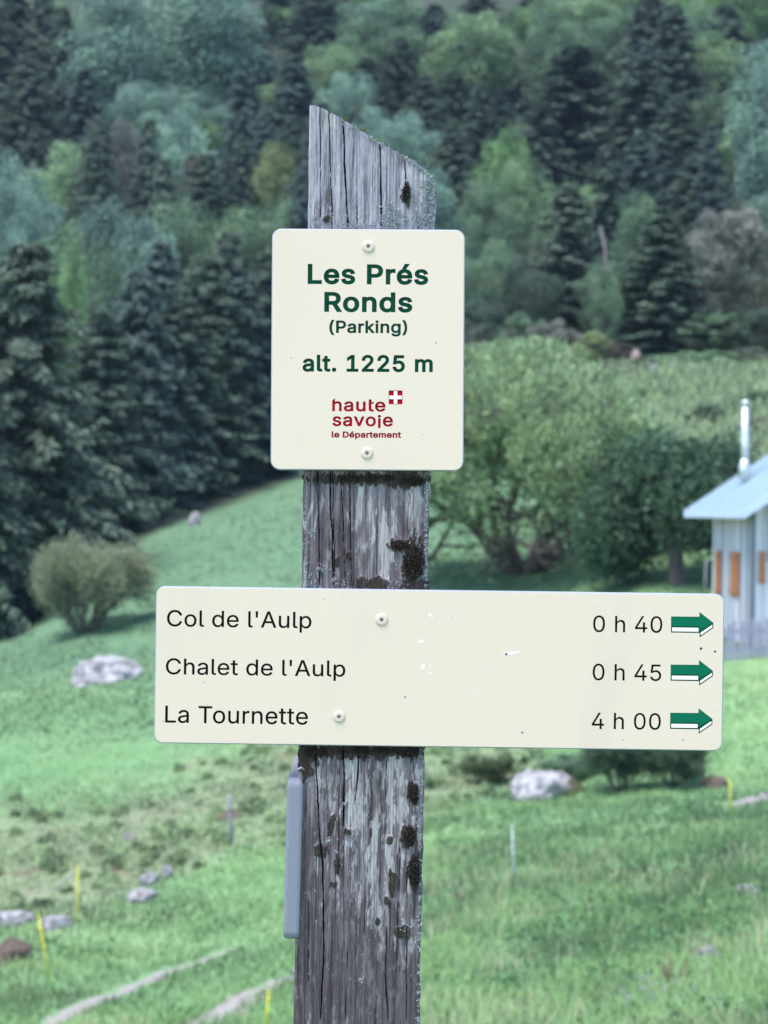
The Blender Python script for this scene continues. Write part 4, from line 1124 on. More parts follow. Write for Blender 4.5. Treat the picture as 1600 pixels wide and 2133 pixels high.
# ------------------------------------------------------------------ lettering outlines (bezier handles in 1/1000 em)
GLYPHS = json.loads(r'''{"'":[206,[[95,318,78,318,75,381,73,445,70,509,92,509,114,509,136,509,133,445,131,381,128,318,112,318]]],"(":[273,[[89,156,89,207,89,244,93,283,101,324,108,364,119,404,132,441,145,479,160,511,177,539,196,539,216,539,236,539,219,504,204,467,191,428,178,389,168,351,161,313,155,276,151,240,151,207,151,176,154,146,160,115,166,83,176,51,188,16,201,-18,217,-56,236,-96,216,-96,196,-96,177,-96,148,-47,126,3,111,55,97,106]]],")":[273,[[57,-96,37,-96,57,-55,73,-17,86,18,98,53,107,85,113,116,119,147,122,177,122,207,122,240,118,276,112,313,105,351,95,389,82,428,70,467,55,504,37,539,57,539,77,539,97,539,113,511,128,479,142,441,155,404,165,364,173,323,180,283,184,244,184,207,184,156,177,104,161,53,146,2,125,-48,97,-96,77,-96]]],".":[188,[[108,-4,95,-4,83,-4,72,0,63,9,54,18,50,28,50,41,50,54,54,65,63,73,72,82,83,87,95,87,108,87,119,82,128,73,137,65,141,54,141,41,141,28,137,18,128,9,119,0]]],"0":[453,[[264,-7,227,-7,189,-7,157,3,130,24,103,45,83,74,69,113,55,152,48,199,48,254,48,309,55,356,69,395,83,434,104,464,130,484,157,505,189,516,227,516,264,516,296,505,323,484,350,464,370,434,384,395,398,356,405,309,405,254,405,199,398,152,384,113,370,74,350,45,323,24,297,3],[202,50,227,50,252,50,273,58,290,74,308,90,321,113,330,144,339,174,344,211,344,254,344,297,339,334,330,365,321,395,308,419,290,435,273,451,252,460,227,460,202,460,180,451,163,435,146,419,132,395,123,365,114,334,109,297,109,254,109,211,114,174,123,144,132,113,146,90,163,74,180,58]]],"1":[453,[[181,0,76,0,76,18,76,36,76,55,181,55,286,55,391,55,391,36,391,18,391,0,286,0],[250,509,276,509,276,339,276,170,276,0,255,0,234,0,212,0,212,149,212,299,212,448,211,448,210,448,209,448,168,418,127,388,86,358,86,381,86,404,86,427,123,454,161,481,198,509,224,509]]],"2":[453,[[172,0,64,0,64,16,64,32,64,47,121,108,177,168,234,229,254,249,270,267,282,282,295,298,304,313,311,327,317,341,320,356,320,371,320,390,316,405,308,419,299,432,288,442,273,449,259,456,242,460,224,460,204,460,187,456,172,447,158,439,147,428,139,413,131,399,127,382,127,362,107,362,86,362,66,362,66,392,72,419,86,442,100,465,119,483,143,496,167,509,194,516,225,516,255,516,282,509,306,497,329,484,348,467,361,445,374,424,381,399,381,372,381,354,378,335,371,318,364,300,353,280,336,259,319,237,296,211,267,180,229,140,191,100,153,60,153,59,153,58,153,57,231,57,310,57,389,57,389,38,389,19,389,0,281,0]]],"4":[453,[[164,105,40,105,40,123,40,141,40,158,109,275,178,392,247,509,268,509,289,509,311,509,243,394,176,280,109,166,109,165,109,164,109,163,210,163,312,163,413,163,413,144,413,125,413,105,289,105],[302,0,282,0,282,40,282,81,282,121,282,130,282,138,282,146,282,203,282,260,282,318,302,318,322,318,343,318,343,212,343,106,343,0,322,0]]],"5":[453,[[254,-7,221,-7,191,-7,164,-1,140,11,116,23,97,39,83,60,69,81,61,104,60,130,81,130,101,130,122,130,124,115,129,101,138,89,147,77,159,67,173,60,188,53,204,50,221,50,242,50,260,55,276,64,292,74,305,87,314,104,323,121,328,141,328,162,328,184,323,204,314,221,304,238,291,252,275,262,258,272,239,277,218,277,201,277,184,274,167,268,151,263,138,255,128,246,108,248,88,250,67,253,77,338,86,423,96,509,186,509,276,509,366,509,366,490,366,471,366,452,294,452,222,452,151,452,145,402,139,352,134,301,135,301,135,301,136,301,147,311,161,319,178,325,194,331,211,334,229,334,253,334,274,329,294,321,313,313,331,301,345,285,359,270,371,252,379,231,387,210,391,188,391,163,391,130,384,101,369,76,354,50,334,30,309,15,283,1]]],"A":[480,[[39,0,16,0,78,170,140,339,201,509,226,509,251,509,276,509,338,339,401,170,463,0,440,0,418,0,395,0,359,101,323,202,287,302,281,321,273,344,264,372,255,400,245,435,232,478,236,478,241,478,245,478,233,435,222,399,213,371,204,343,196,320,191,302,155,202,120,101,85,0,62,0],[197,142,110,142,110,161,110,180,110,199,197,199,283,199,370,199,370,180,370,161,370,142,283,142]]],"C":[510,[[293,-7,267,-7,223,-7,184,4,150,25,116,46,89,76,70,115,50,154,40,201,40,254,40,308,50,354,70,393,89,432,116,462,150,484,184,505,223,516,267,516,293,516,317,512,340,504,363,497,384,486,402,471,420,457,436,439,448,418,460,398,468,374,473,348,451,348,430,348,408,348,404,366,398,381,389,395,381,408,370,419,357,428,345,438,331,444,315,449,300,454,284,456,267,456,236,456,208,448,184,432,159,417,139,394,125,364,111,334,103,297,103,254,103,211,111,175,125,145,140,115,159,92,184,76,209,61,236,53,267,53,284,53,300,55,315,60,331,65,345,71,357,81,370,90,381,101,389,114,398,128,404,143,408,160,430,160,451,160,473,160,469,135,460,111,448,91,436,70,421,52,402,38,384,23,363,12,341,5,318,-3]]],"D":[502,[[271,0,219,0,178,0,137,0,96,0,96,19,96,38,96,57,136,57,175,57,215,57,256,57,291,65,318,81,345,97,366,119,379,149,392,179,399,214,399,255,399,296,392,331,379,361,366,390,346,412,320,428,293,444,260,452,221,452,178,452,136,452,93,452,93,471,93,490,93,509,137,509,181,509,225,509,275,509,317,499,353,478,388,458,415,429,433,391,452,353,462,308,462,255,462,202,452,157,433,119,414,81,387,51,351,31,314,10],[103,509,125,509,125,339,125,170,125,0,103,0,82,0,60,0,60,170,60,339,60,509,82,509]]],"L":[393,[[160,0,60,0,60,170,60,339,60,509,82,509,103,509,125,509,125,358,125,208,125,57,203,57,282,57,361,57,361,38,361,19,361,0,261,0]]],"P":[445,[[82,0,60,0,60,170,60,339,60,509,118,509,177,509,235,509,274,509,307,502,332,487,358,473,377,454,390,430,402,405,409,378,409,348,409,317,402,290,390,265,377,241,358,222,332,207,307,193,274,186,235,186,193,186,151,186,109,186,109,205,109,224,109,242,150,242,191,242,233,242,259,242,281,247,297,256,313,265,325,278,333,294,341,310,344,328,344,348,344,368,341,386,333,402,325,417,313,430,297,439,280,448,259,452,232,452,196,452,160,452,125,452,125,301,125,151,125,0,103,0]]],"R":[449,[[82,0,60,0,60,170,60,339,60,509,119,509,177,509,236,509,275,509,307,502,333,489,359,475,378,457,390,433,403,410,409,382,409,352,409,321,403,295,390,271,378,248,359,230,333,217,307,204,275,198,236,198,189,198,143,198,96,198,96,217,96,236,96,255,142,255,188,255,234,255,260,255,281,259,298,267,314,275,326,286,334,300,341,315,345,332,345,352,345,372,341,390,334,405,326,420,314,431,298,440,281,448,259,452,233,452,197,452,161,452,125,452,125,301,125,151,125,0,103,0],[378,0,353,0,312,76,271,153,230,229,254,229,279,229,303,229,344,153,386,76,428,0,403,0]]],"T":[449,[[85,452,32,452,32,471,32,490,32,509,160,509,288,509,417,509,417,490,417,471,417,452,363,452,310,452,257,452,257,301,257,151,257,0,235,0,214,0,193,0,193,151,193,301,193,452,139,452]]],"a":[389,[[182,-9,160,-9,136,-9,114,-4,94,5,75,14,59,27,48,45,36,62,30,83,30,108,30,130,35,147,43,161,52,175,63,185,78,193,92,201,108,207,125,211,143,215,160,218,178,220,201,223,219,225,234,227,248,228,258,231,265,235,272,239,276,245,276,255,276,255,276,256,276,257,276,272,273,286,267,297,261,308,252,316,240,322,228,328,213,331,196,331,178,331,162,328,149,322,136,317,126,309,118,301,110,292,104,283,100,274,80,280,61,285,41,291,50,314,62,332,79,346,95,360,113,369,133,375,153,381,173,384,194,384,208,384,223,383,239,379,255,376,271,370,286,360,301,351,313,338,322,320,332,303,337,280,337,251,337,168,337,84,337,0,317,0,297,0,277,0,277,17,277,35,277,52,275,52,274,52,272,52,268,43,261,34,252,25,243,15,230,7,215,1,200,-5],[155,45,170,45,193,45,212,50,228,59,243,68,255,79,263,93,271,107,276,122,276,138,276,155,276,173,276,190,273,187,268,184,259,182,251,180,242,178,231,176,221,174,210,172,200,171,190,170,182,169,175,168,161,166,147,163,134,159,121,154,111,148,103,139,96,131,92,119,92,105,92,92,95,81,102,72,109,63,118,57,130,52,142,48]]],"d":[424,[[219,-8,195,-8,164,-8,136,0,111,16,87,32,68,55,55,84,41,114,34,149,34,189,34,229,41,263,55,293,69,322,88,345,112,361,136,376,164,384,196,384,219,384,238,381,253,373,268,365,279,356,287,346,296,336,302,327,306,319,308,319,309,319,311,319,311,382,311,446,311,509,331,509,351,509,372,509,372,339,372,170,372,0,352,0,332,0,313,0,313,20,313,39,313,59,311,59,309,59,307,59,302,51,295,42,287,31,278,21,267,12,252,4,238,-4],[181,47,205,47,227,47,247,53,263,65,279,77,291,94,299,115,308,136,312,161,312,189,312,217,308,242,300,263,292,284,279,300,263,312,247,324,228,330,205,330,181,330,161,324,145,311,129,299,116,282,108,261,100,240,96,216,96,189,96,162,100,138,109,117,117,95,129,78,145,66,161,53]]],"e":[404,[[238,-8,212,-8,175,-8,143,0,117,16,90,33,70,56,56,85,41,114,34,148,34,187,34,226,41,260,55,290,69,319,89,343,115,359,141,376,171,384,205,384,226,384,246,381,266,374,285,367,303,356,319,341,335,326,348,306,357,282,366,258,371,228,371,194,371,186,371,178,371,169,272,169,174,169,75,169,75,187,75,204,75,221,163,221,250,221,338,221,329,215,319,208,310,202,310,227,306,249,298,269,290,288,278,303,263,314,247,325,228,330,205,330,182,330,163,325,146,313,130,302,118,288,109,270,100,251,96,232,96,211,96,200,96,189,96,178,96,150,101,126,110,106,120,87,134,72,151,61,168,51,189,46,212,46,228,46,241,48,254,53,266,57,277,64,285,73,294,82,301,93,306,105,325,101,345,96,365,91,359,71,349,54,335,39,321,24,303,13,283,4,262,-4]]],"g":[425,[[238,-151,207,-151,179,-151,155,-147,134,-140,113,-132,96,-123,82,-110,69,-98,58,-84,51,-69,67,-60,84,-50,101,-41,107,-49,113,-57,122,-66,130,-75,141,-82,154,-88,168,-94,186,-97,207,-97,238,-97,263,-90,282,-75,302,-60,311,-37,311,-6,311,19,311,44,311,68,310,68,308,68,306,68,301,60,295,51,287,41,278,32,267,23,252,16,238,8,219,5,195,5,164,5,137,12,113,27,88,41,69,62,55,90,41,118,34,152,34,191,34,230,41,264,55,293,69,322,88,345,112,361,137,376,165,384,196,384,220,384,239,381,253,373,268,365,280,356,288,346,297,336,303,327,308,319,309,319,311,319,313,319,313,339,313,359,313,379,333,379,353,379,372,379,372,250,372,121,372,-9,372,-42,365,-69,350,-90,335,-111,316,-126,291,-136,266,-146],[181,59,205,59,228,59,248,64,264,75,280,86,292,101,300,121,308,141,312,165,312,193,312,220,308,243,300,264,292,284,280,301,264,312,248,324,228,330,205,330,181,330,161,324,145,312,129,299,117,283,109,262,100,242,96,219,96,193,96,166,100,143,109,123,117,103,129,87,145,76,162,65]]],"h":[410,[[114,249,114,227,114,151,114,76,114,0,93,0,73,0,53,0,53,170,53,339,53,509,73,509,93,509,114,509,114,435,114,361,114,287,110,287,106,287,102,287,114,322,131,347,152,362,174,377,199,384,227,384,253,384,276,379,295,369,315,358,330,342,341,321,352,299,357,273,357,240,357,160,357,80,357,0,337,0,316,0,296,0,296,78,296,157,296,235,296,265,288,288,273,304,258,321,237,329,210,329,192,329,175,325,161,317,146,309,135,298,126,283,118,267]]],"i":[167,[[73,0,53,0,53,126,53,253,53,379,73,379,93,379,114,379,114,253,114,126,114,0,93,0],[95,443,84,443,72,443,62,447,54,455,45,462,41,472,41,483,41,494,45,504,54,512,62,520,72,524,84,524,95,524,106,520,114,512,122,504,126,494,126,483,126,472,122,462,114,455,106,447]]],"k":[381,[[132,158,110,137,110,162,110,187,110,212,113,212,117,212,121,212,175,268,230,323,284,379,310,379,335,379,360,379,301,319,243,259,184,199,182,199,179,199,177,199,155,178],[73,0,53,0,53,170,53,339,53,509,73,509,93,509,114,509,114,339,114,170,114,0,93,0],[320,0,294,0,245,62,197,124,148,186,162,200,177,214,191,229,252,152,312,76,372,0,346,0]]],"l":[189,[[147,-2,139,-2,110,-2,88,5,74,20,60,35,53,57,53,84,53,226,53,367,53,509,73,509,93,509,114,509,114,372,114,235,114,99,114,81,116,69,120,62,125,55,133,52,146,52,152,52,157,52,160,53,164,53,167,54,170,54,173,37,177,20,181,3,175,1,169,0,162,-1,154,-2]]],"m":[610,[[73,0,53,0,53,126,53,253,53,379,72,379,92,379,112,379,112,351,112,323,112,295,111,295,109,295,108,295,113,316,121,332,132,346,144,359,157,369,172,376,187,383,203,386,219,386,247,386,270,378,287,361,305,344,316,322,321,295,318,295,315,295,312,295,317,313,325,329,337,343,349,357,364,367,381,375,398,382,416,386,437,386,459,386,479,381,497,372,515,362,530,348,541,328,551,309,557,285,557,255,557,170,557,85,557,0,536,0,516,0,496,0,496,85,496,169,496,254,496,281,488,301,473,313,457,325,439,330,419,330,402,330,387,327,374,320,362,313,352,303,345,290,339,278,335,263,335,247,335,165,335,82,335,0,315,0,295,0,274,0,274,87,274,173,274,260,274,281,267,298,253,311,239,324,221,330,199,330,185,330,171,327,158,320,144,313,134,303,126,289,118,276,114,258,114,238,114,159,114,79,114,0,93,0]]],"n":[410,[[114,249,114,227,114,151,114,76,114,0,93,0,73,0,53,0,53,126,53,253,53,379,72,379,92,379,112,379,112,349,112,318,112,287,109,287,106,287,102,287,114,322,131,347,152,362,174,377,199,384,227,384,253,384,276,379,295,369,314,358,330,342,341,321,352,299,357,273,357,240,357,160,357,80,357,0,337,0,316,0,296,0,296,78,296,157,296,235,296,265,288,288,273,304,258,321,237,329,210,329,192,329,175,325,161,317,146,309,135,298,126,283,118,267]]],"o":[415,[[242,-8,207,-8,173,-8,143,0,117,16,91,33,71,56,56,85,41,114,34,149,34,187,34,227,41,262,56,291,71,321,91,343,117,360,143,376,173,384,207,384,242,384,273,376,299,360,325,343,345,321,359,291,374,262,381,227,381,187,381,149,374,114,359,85,345,56,325,33,299,16,273,0],[182,46,207,46,233,46,254,53,270,66,287,79,299,96,307,117,315,139,319,162,319,187,319,213,315,236,307,258,299,280,287,297,270,310,254,323,233,330,207,330,182,330,161,323,145,310,129,297,116,280,108,258,100,237,96,213,96,187,96,162,100,139,108,117,116,96,129,79,145,66,161,53]]],"p":[424,[[73,-143,53,-143,53,31,53,205,53,379,72,379,92,379,112,379,112,359,112,339,112,319,114,319,116,319,118,319,123,327,129,336,137,346,145,356,157,365,171,373,186,381,205,384,229,384,261,384,289,376,313,361,337,345,356,322,370,293,383,263,390,229,390,189,390,149,383,114,370,84,356,55,337,32,313,16,289,0,261,-8,229,-8,206,-8,187,-4,173,4,158,12,146,21,138,31,130,42,123,51,118,59,117,59,115,59,114,59,114,-8,114,-76,114,-143,93,-143],[197,47,220,47,244,47,263,53,279,66,295,78,308,95,316,117,324,138,328,162,328,189,328,216,324,240,316,261,308,282,296,299,280,311,264,324,244,330,220,330,197,330,177,324,161,312,145,300,133,284,125,263,117,242,113,217,113,189,113,161,117,136,125,115,133,94,146,77,162,65,178,53]]],"r":[259,[[73,0,53,0,53,126,53,253,53,379,72,379,92,379,112,379,112,360,112,340,112,321,113,321,114,321,115,321,122,340,135,355,152,367,170,379,190,385,213,385,218,385,223,385,229,384,235,384,240,384,243,384,243,363,243,343,243,322,242,323,237,323,230,324,223,325,215,326,207,326,189,326,173,322,159,315,145,307,134,297,126,284,118,270,114,255,114,237,114,158,114,79,114,0,93,0]]],"s":[365,[[211,-8,182,-8,156,-8,133,-4,112,3,92,11,75,23,62,38,49,53,40,72,36,94,55,98,74,102,94,107,99,86,109,70,124,60,139,50,158,45,181,45,208,45,229,51,244,62,260,74,268,87,268,103,268,116,263,127,254,136,245,144,231,151,212,155,191,160,170,165,149,170,115,178,89,191,72,208,55,225,47,247,47,274,47,296,53,315,65,332,77,348,94,361,115,370,136,380,160,384,187,384,213,384,235,380,254,372,272,365,287,353,299,339,310,325,319,309,324,290,305,286,287,281,268,277,263,292,255,304,243,316,230,327,212,333,187,333,165,333,146,327,131,317,116,306,109,293,109,277,109,263,114,252,124,243,134,235,150,228,172,223,191,218,210,214,229,209,264,201,290,188,306,171,323,154,331,133,331,107,331,84,325,64,312,47,300,30,282,16,260,6,237,-3]]],"t":[227,[[138,379,204,379,204,362,204,344,204,327,138,327,72,327,6,327,6,344,6,362,6,379,72,379],[65,345,65,471,85,471,106,471,126,471,126,347,126,222,126,98,126,81,129,69,136,61,143,54,154,50,170,50,174,50,179,50,185,51,191,52,197,53,202,54,206,36,209,19,213,2,207,0,200,-2,192,-3,184,-4,176,-4,168,-4,136,-4,110,4,92,21,74,38,65,62,65,93,65,219]]],"u":[410,[[211,-5,182,-5,157,-5,134,0,115,11,95,21,80,37,69,59,58,80,53,107,53,139,53,219,53,299,53,379,73,379,93,379,114,379,114,301,114,222,114,144,114,114,121,91,137,75,152,58,173,50,200,50,218,50,235,54,249,62,264,70,275,81,283,97,292,112,296,131,296,153,296,228,296,304,296,379,316,379,337,379,357,379,357,253,357,126,357,0,337,0,318,0,298,0,298,31,298,61,298,92,301,92,304,92,307,92,295,57,279,32,257,17,235,2]]],"v":[389,[[184,0,163,0,114,126,66,253,17,379,40,379,62,379,84,379,111,305,138,230,165,155,174,132,181,110,187,87,193,64,199,42,206,21,198,21,191,21,184,21,191,42,197,64,203,87,209,110,216,132,224,155,251,230,278,305,305,379,327,379,349,379,371,379,323,253,275,126,226,0,205,0]]],"\u00e9":[404,[[238,-8,212,-8,175,-8,143,0,117,16,90,33,70,56,56,85,41,114,34,148,34,187,34,226,41,260,55,290,69,319,89,343,115,359,141,376,171,384,205,384,226,384,246,381,266,374,285,367,303,356,319,341,335,326,348,306,357,282,366,258,371,228,371,194,371,186,371,178,371,169,272,169,174,169,75,169,75,187,75,204,75,221,163,221,250,221,338,221,329,215,319,208,310,202,310,227,306,249,298,269,290,288,278,303,263,314,247,325,228,330,205,330,182,330,163,325,146,313,130,302,118,288,109,270,100,251,96,232,96,211,96,200,96,189,96,178,96,150,101,126,110,106,120,87,134,72,151,61,168,51,189,46,212,46,228,46,241,48,254,53,266,57,277,64,285,73,294,82,301,93,306,105,325,101,345,96,365,91,359,71,349,54,335,39,321,24,303,13,283,4,262,-4],[194,429,177,429,193,462,209,496,225,529,247,529,270,529,293,529,271,496,249,462,227,429,210,429]]]," ":[188,[]]}''')
CAP = GLYPHS['H'][2] if 'H' in GLYPHS else 514.0

def glyph_polys(ch, res=5):
    out = []
    for sp in GLYPHS[ch][1]:
        p = np.array(sp, float).reshape(-1, 6)
        n = len(p); pts = []
        for i in range(n):
            a, b = p[i], p[(i + 1) % n]
            c0, c1, c2, c3 = a[2:4], a[4:6], b[0:2], b[2:4]
            straight = abs(np.cross(c1 - c0, c3 - c0)) < 30 * 1 and abs(np.cross(c2 - c0, c3 - c0)) < 30
            for t_ in (np.linspace(0, 1, 2 if straight else res + 1)[:-1]):
                pts.append((1 - t_) ** 3 * c0 + 3 * (1 - t_) ** 2 * t_ * c1 + 3 * (1 - t_) * t_ ** 2 * c2 + t_ ** 3 * c3)
        q = [pts[0]]
        for v in pts[1:]:
            if np.linalg.norm(v - q[-1]) > 1.5: q.append(v)
        if np.linalg.norm(q[0] - q[-1]) < 1.5: q.pop()
        out.append(np.array(q))
    return out

def area(p):
    x, y = p[:, 0], p[:, 1]
    return 0.5 * np.sum(x * np.roll(y, -1) - np.roll(x, -1) * y)

def offset_poly(p, amount, sign):
    """move the outline outwards (sign = orientation of outer outlines)"""
    a = unit(p - np.roll(p, 1, 0)); b = unit(np.roll(p, -1, 0) - p)
    na = np.stack((a[:, 1], -a[:, 0]), -1); nb = np.stack((b[:, 1], -b[:, 0]), -1)
    n = unit(na + nb); k = 1.0 / np.clip((n * na).sum(1), 0.5, 1)
    return p + n * (k * amount * sign)[:, None]

def text_polys(s, bold=0.0, gap=0.0, kern=None):
    polys, x = [], 0.0
    for i, ch in enumerate(s):
        gl = glyph_polys(ch)
        if gl:
            sg = np.sign(area(max(gl, key=lambda p: abs(area(p)))))
            for p in gl:
                q = offset_poly(p, bold, sg) if bold else p
                polys.append(q + np.array((x, 0)))
        x += GLYPHS[ch][0] + gap + (kern or {}).get(s[i:i + 2], 0)
    return polys

def fit(polys, x0, x1, base, cap_top, cap_units=None, tilt=None):
    """fit outlines to photograph pixels: left, right, baseline, height of a capital"""
    A = np.concatenate(polys)
    lo, hi = A[:, 0].min(), A[:, 0].max()
    cu = cap_units or 524.0
    sx = (x1[0] - x0[0]) / (hi - lo)
    sy = (base - cap_top) / cu
    return [np.stack(((p[:, 0] - lo) * sx, p[:, 1] * sy), -1) for p in polys]

# ------------------------------------------------------------------ sign materials
t = NT('cream_laminate')
co = t.coord()
n = t.noise(co, 6, 3, 0.5); n2 = t.noise(co, 320, 3, 0.6)
c = t.mix(n, (0.562, 0.446, 0.352), (0.580, 0.464, 0.368))
c = t.mix(t.step(n2, 0.70, 0.76), c, (0.46, 0.38, 0.31))
sm_ = t.noise(t.coord((9, 3, 1)), 1, 4, 0.6, 0.6)
c = t.mix(t.math('MULTIPLY', t.step(sm_, 0.52, 0.75), 0.16), c, (0.40, 0.335, 0.275))       # faint rain-washed dirt
st_ = t.noise(t.coord((160, 7, 1)), 1, 4, 0.6)
c = t.mix(t.math('MULTIPLY', t.step(st_, 0.58, 0.72), 0.06), c, (0.38, 0.32, 0.265))
t.color(c).rough(t.math('ADD', 0.34, t.math('MULTIPLY', sm_, 0.2)))
t.b.inputs['Specular IOR Level'].default_value = 0.25
M_CREAM = t.mat
M_EDGE = plain('grey_laminate_core', (0.27, 0.29, 0.34), 0.5, 0.1, 200)
M_GREEN = plain('dark_green_paint', (0.001, 0.046, 0.023), 0.5, 0.1, 200)
M_ARROW = plain('arrow_green_paint', (0.002, 0.105, 0.055), 0.5, 0.06, 200)
M_BLACK = plain('black_paint', (0.003, 0.0026, 0.0035), 0.5, 0.1, 200)
M_RED = plain('red_paint', (0.36, 0.002, 0.016), 0.5, 0.08, 200)
M_WHITEP = plain('white_paint', (0.74, 0.70, 0.66), 0.5, 0.04, 200)
M_CHIP = plain('chipped_white', (0.66, 0.62, 0.62), 0.6, 0.05, 200)
M_SCREW = plain('ivory_screw_head', (0.52, 0.43, 0.35), 0.4, 0.06, 100)
M_SLOT = plain('screw_recess', (0.16, 0.15, 0.14), 0.5, 0.2, 100)

for m_ in (M_GREEN, M_ARROW, M_BLACK, M_RED):
    m_.node_tree.nodes['Principled BSDF'].inputs['Specular IOR Level'].default_value = 0.06

def rrect(w, h, r, n=10):
    pts = []
    for cx, cy, a0 in ((w / 2 - r, h / 2 - r, 0), (-w / 2 + r, h / 2 - r, 90), (-w / 2 + r, -h / 2 + r, 180), (w / 2 - r, -h / 2 + r, 270)):
        for k in range(n + 1):
            a = math.radians(a0 + 90 * k / n)
            pts.append((cx + r * math.cos(a), cy + r * math.sin(a)))
    return np.array(pts)

from mathutils.geometry import delaunay_2d_cdt
def winding(polys, x, y):
    """winding number of points with respect to all outlines"""
    wn_ = np.zeros(len(x), int)
    for p in polys:
        lo, hi = p.min(0), p.max(0)
        k = np.nonzero((x >= lo[0]) & (x <= hi[0]) & (y >= lo[1]) & (y <= hi[1]))[0]
        if not len(k): continue
        x0, y0 = p[:, 0], p[:, 1]; x1, y1 = np.roll(x0, -1), np.roll(y0, -1)
        X, Y = x[k][:, None], y[k][:, None]
        side = (x1 - x0) * (Y - y0) - (X - x0) * (y1 - y0)
        wn_[k] += ((y0 <= Y) & (y1 > Y) & (side > 0)).sum(1) - ((y0 > Y) & (y1 <= Y) & (side < 0)).sum(1)
    return wn_

def triangulate(polys, outer=None):
    """flat sheet: the outlines themselves, or (with outer) what they leave of the outer outline"""
    allp = polys + ([outer] if outer is not None else [])
    P_ = np.concatenate(allp) * 1000.0
    E = []; n = 0
    for p in allp:
        k = len(p); E += [(n + i, n + (i + 1) % k) for i in range(k)]; n += k
    vs_, es_, fs_, *_r = delaunay_2d_cdt([Vector(v) for v in P_.tolist()], E, [], 0, 1e-5)
    V = np.array([(v[0], v[1]) for v in vs_]) / 1000.0
    T = np.array([f for f in fs_ if len(f) == 3])
    c = V[T].mean(1)
    ins = winding(polys, c[:, 0], c[:, 1]) != 0
    if outer is not None: ins = ~ins & (winding([outer], c[:, 0], c[:, 1]) != 0)
    T = T[ins]
    a = V[T]; cr = (a[:, 1, 0] - a[:, 0, 0]) * (a[:, 2, 1] - a[:, 0, 1]) - (a[:, 1, 1] - a[:, 0, 1]) * (a[:, 2, 0] - a[:, 0, 0])
    T[cr < 0] = T[cr < 0][:, ::-1]
    return V, T

def rim(polys, p):
    """edges of one outline that really bound the filled area"""
    q = np.roll(p, -1, 0); m = (p + q) / 2; t_ = unit(q - p); nn = np.stack((-t_[:, 1], t_[:, 0]), -1) * 2e-5
    a = winding(polys, *(m + nn).T) != 0; b = winding(polys, *(m - nn).T) != 0
    return np.nonzero(a != b)[0]

def fill(polys, extrude=0.0, outer=None):
    """sheet (extrude 0) or a shallow solid of that half thickness"""
    V, T = triangulate(polys, outer); n = len(V)
    if not extrude:
        return mesh_np('sheet', np.concatenate((V, np.zeros((n, 1))), 1), [T])
    Z = np.full((n, 1), extrude)
    W_ = [np.concatenate((V, Z), 1), np.concatenate((V, -Z), 1)]; Q = []; m = 2 * n
    for p in polys:
        k = len(p); z = np.full((k, 1), extrude)
        W_ += [np.concatenate((p, -z), 1), np.concatenate((p, z), 1)]
        i = np.arange(k); j = np.roll(i, -1)
        Q.append(np.stack((m + i, m + j, m + k + j, m + k + i), -1)); m += 2 * k
    return mesh_np('slab', np.concatenate(W_), [np.concatenate((T, T[:, ::-1] + n)), np.concatenate(Q)])

def tray_mesh(polys, depth):
    V, T = triangulate(polys); n = len(V); m = n
    W_ = [np.concatenate((V, np.full((n, 1), -depth)), 1)]; Q = []
    for p in polys:
        k = len(p)
        W_ += [np.concatenate((p, np.full((k, 1), -depth)), 1), np.concatenate((p, np.zeros((k, 1))), 1)]
        i = rim(polys, p); j = (i + 1) % k
        Q.append(np.stack((m + i, m + j, m + k + j, m + k + i), -1)); m += 2 * k
    return mesh_np('recess', np.concatenate(W_), [T, np.concatenate(Q)])

DEPTH = 0.0011
def tray(name, polys, mat, parent, depth=DEPTH, label=None):
    """routed recess: floor and walls in the paint colour, open to the front"""
    me = tray_mesh(polys, depth)
    me.materials.append(mat)
    o = link(name, me, parent, loc=(0, 0, -0.00002))
    if label: o['label'] = label
    return o

def plate(parent, w, h, r, thick, holes):
    """front sheet pierced by the lettering, rounded edge, back"""
    bev = 0.0012
    rings = []
    for inset, z in ((0.03, -thick), (0.0, -thick + 0.0), (0.0, -bev * 1.4), (bev * 0.3, -bev * 0.45), (bev, 0.0)):
        p = rrect(w - 2 * inset, h - 2 * inset, max(r - inset, 0.002))
        rings.append(np.concatenate((p, np.full((len(p), 1), z)), 1))
    n = len(rings[0])
    V = np.concatenate(rings)
    i = np.arange(n); j = np.roll(i, -1)
    Q = np.concatenate([np.stack((k * n + i, k * n + j, (k + 1) * n + j, (k + 1) * n + i), -1) for k in range(1, 4)])
    mb = bpy.data.meshes.new('edge')
    faces = Q.tolist() + [list(range(n, 2 * n))[::-1]]
    mb.from_pydata(V.tolist(), [], faces); mb.materials.append(M_EDGE); mb.update()
    f = fill(holes, 0.0, rrect(w - 2 * bev, h - 2 * bev, r - bev))
    f.materials.append(M_CREAM)
    face = link('face', f, parent)
    link('edge', mb, parent)
    return face

def local(ox, oy, ang):
    """photograph pixel -> metres on the sign, origin at pixel (ox, oy), x axis tilted by ang"""
    u0, v0 = unroll(ox, oy); ca, sa = math.cos(ang), math.sin(ang)
    def f(px, py):
        u, v = unroll(px, py); u -= u0; v -= v0
        return np.array(((u * ca + v * sa) * U, (-u * sa + v * ca) * U))
    return f

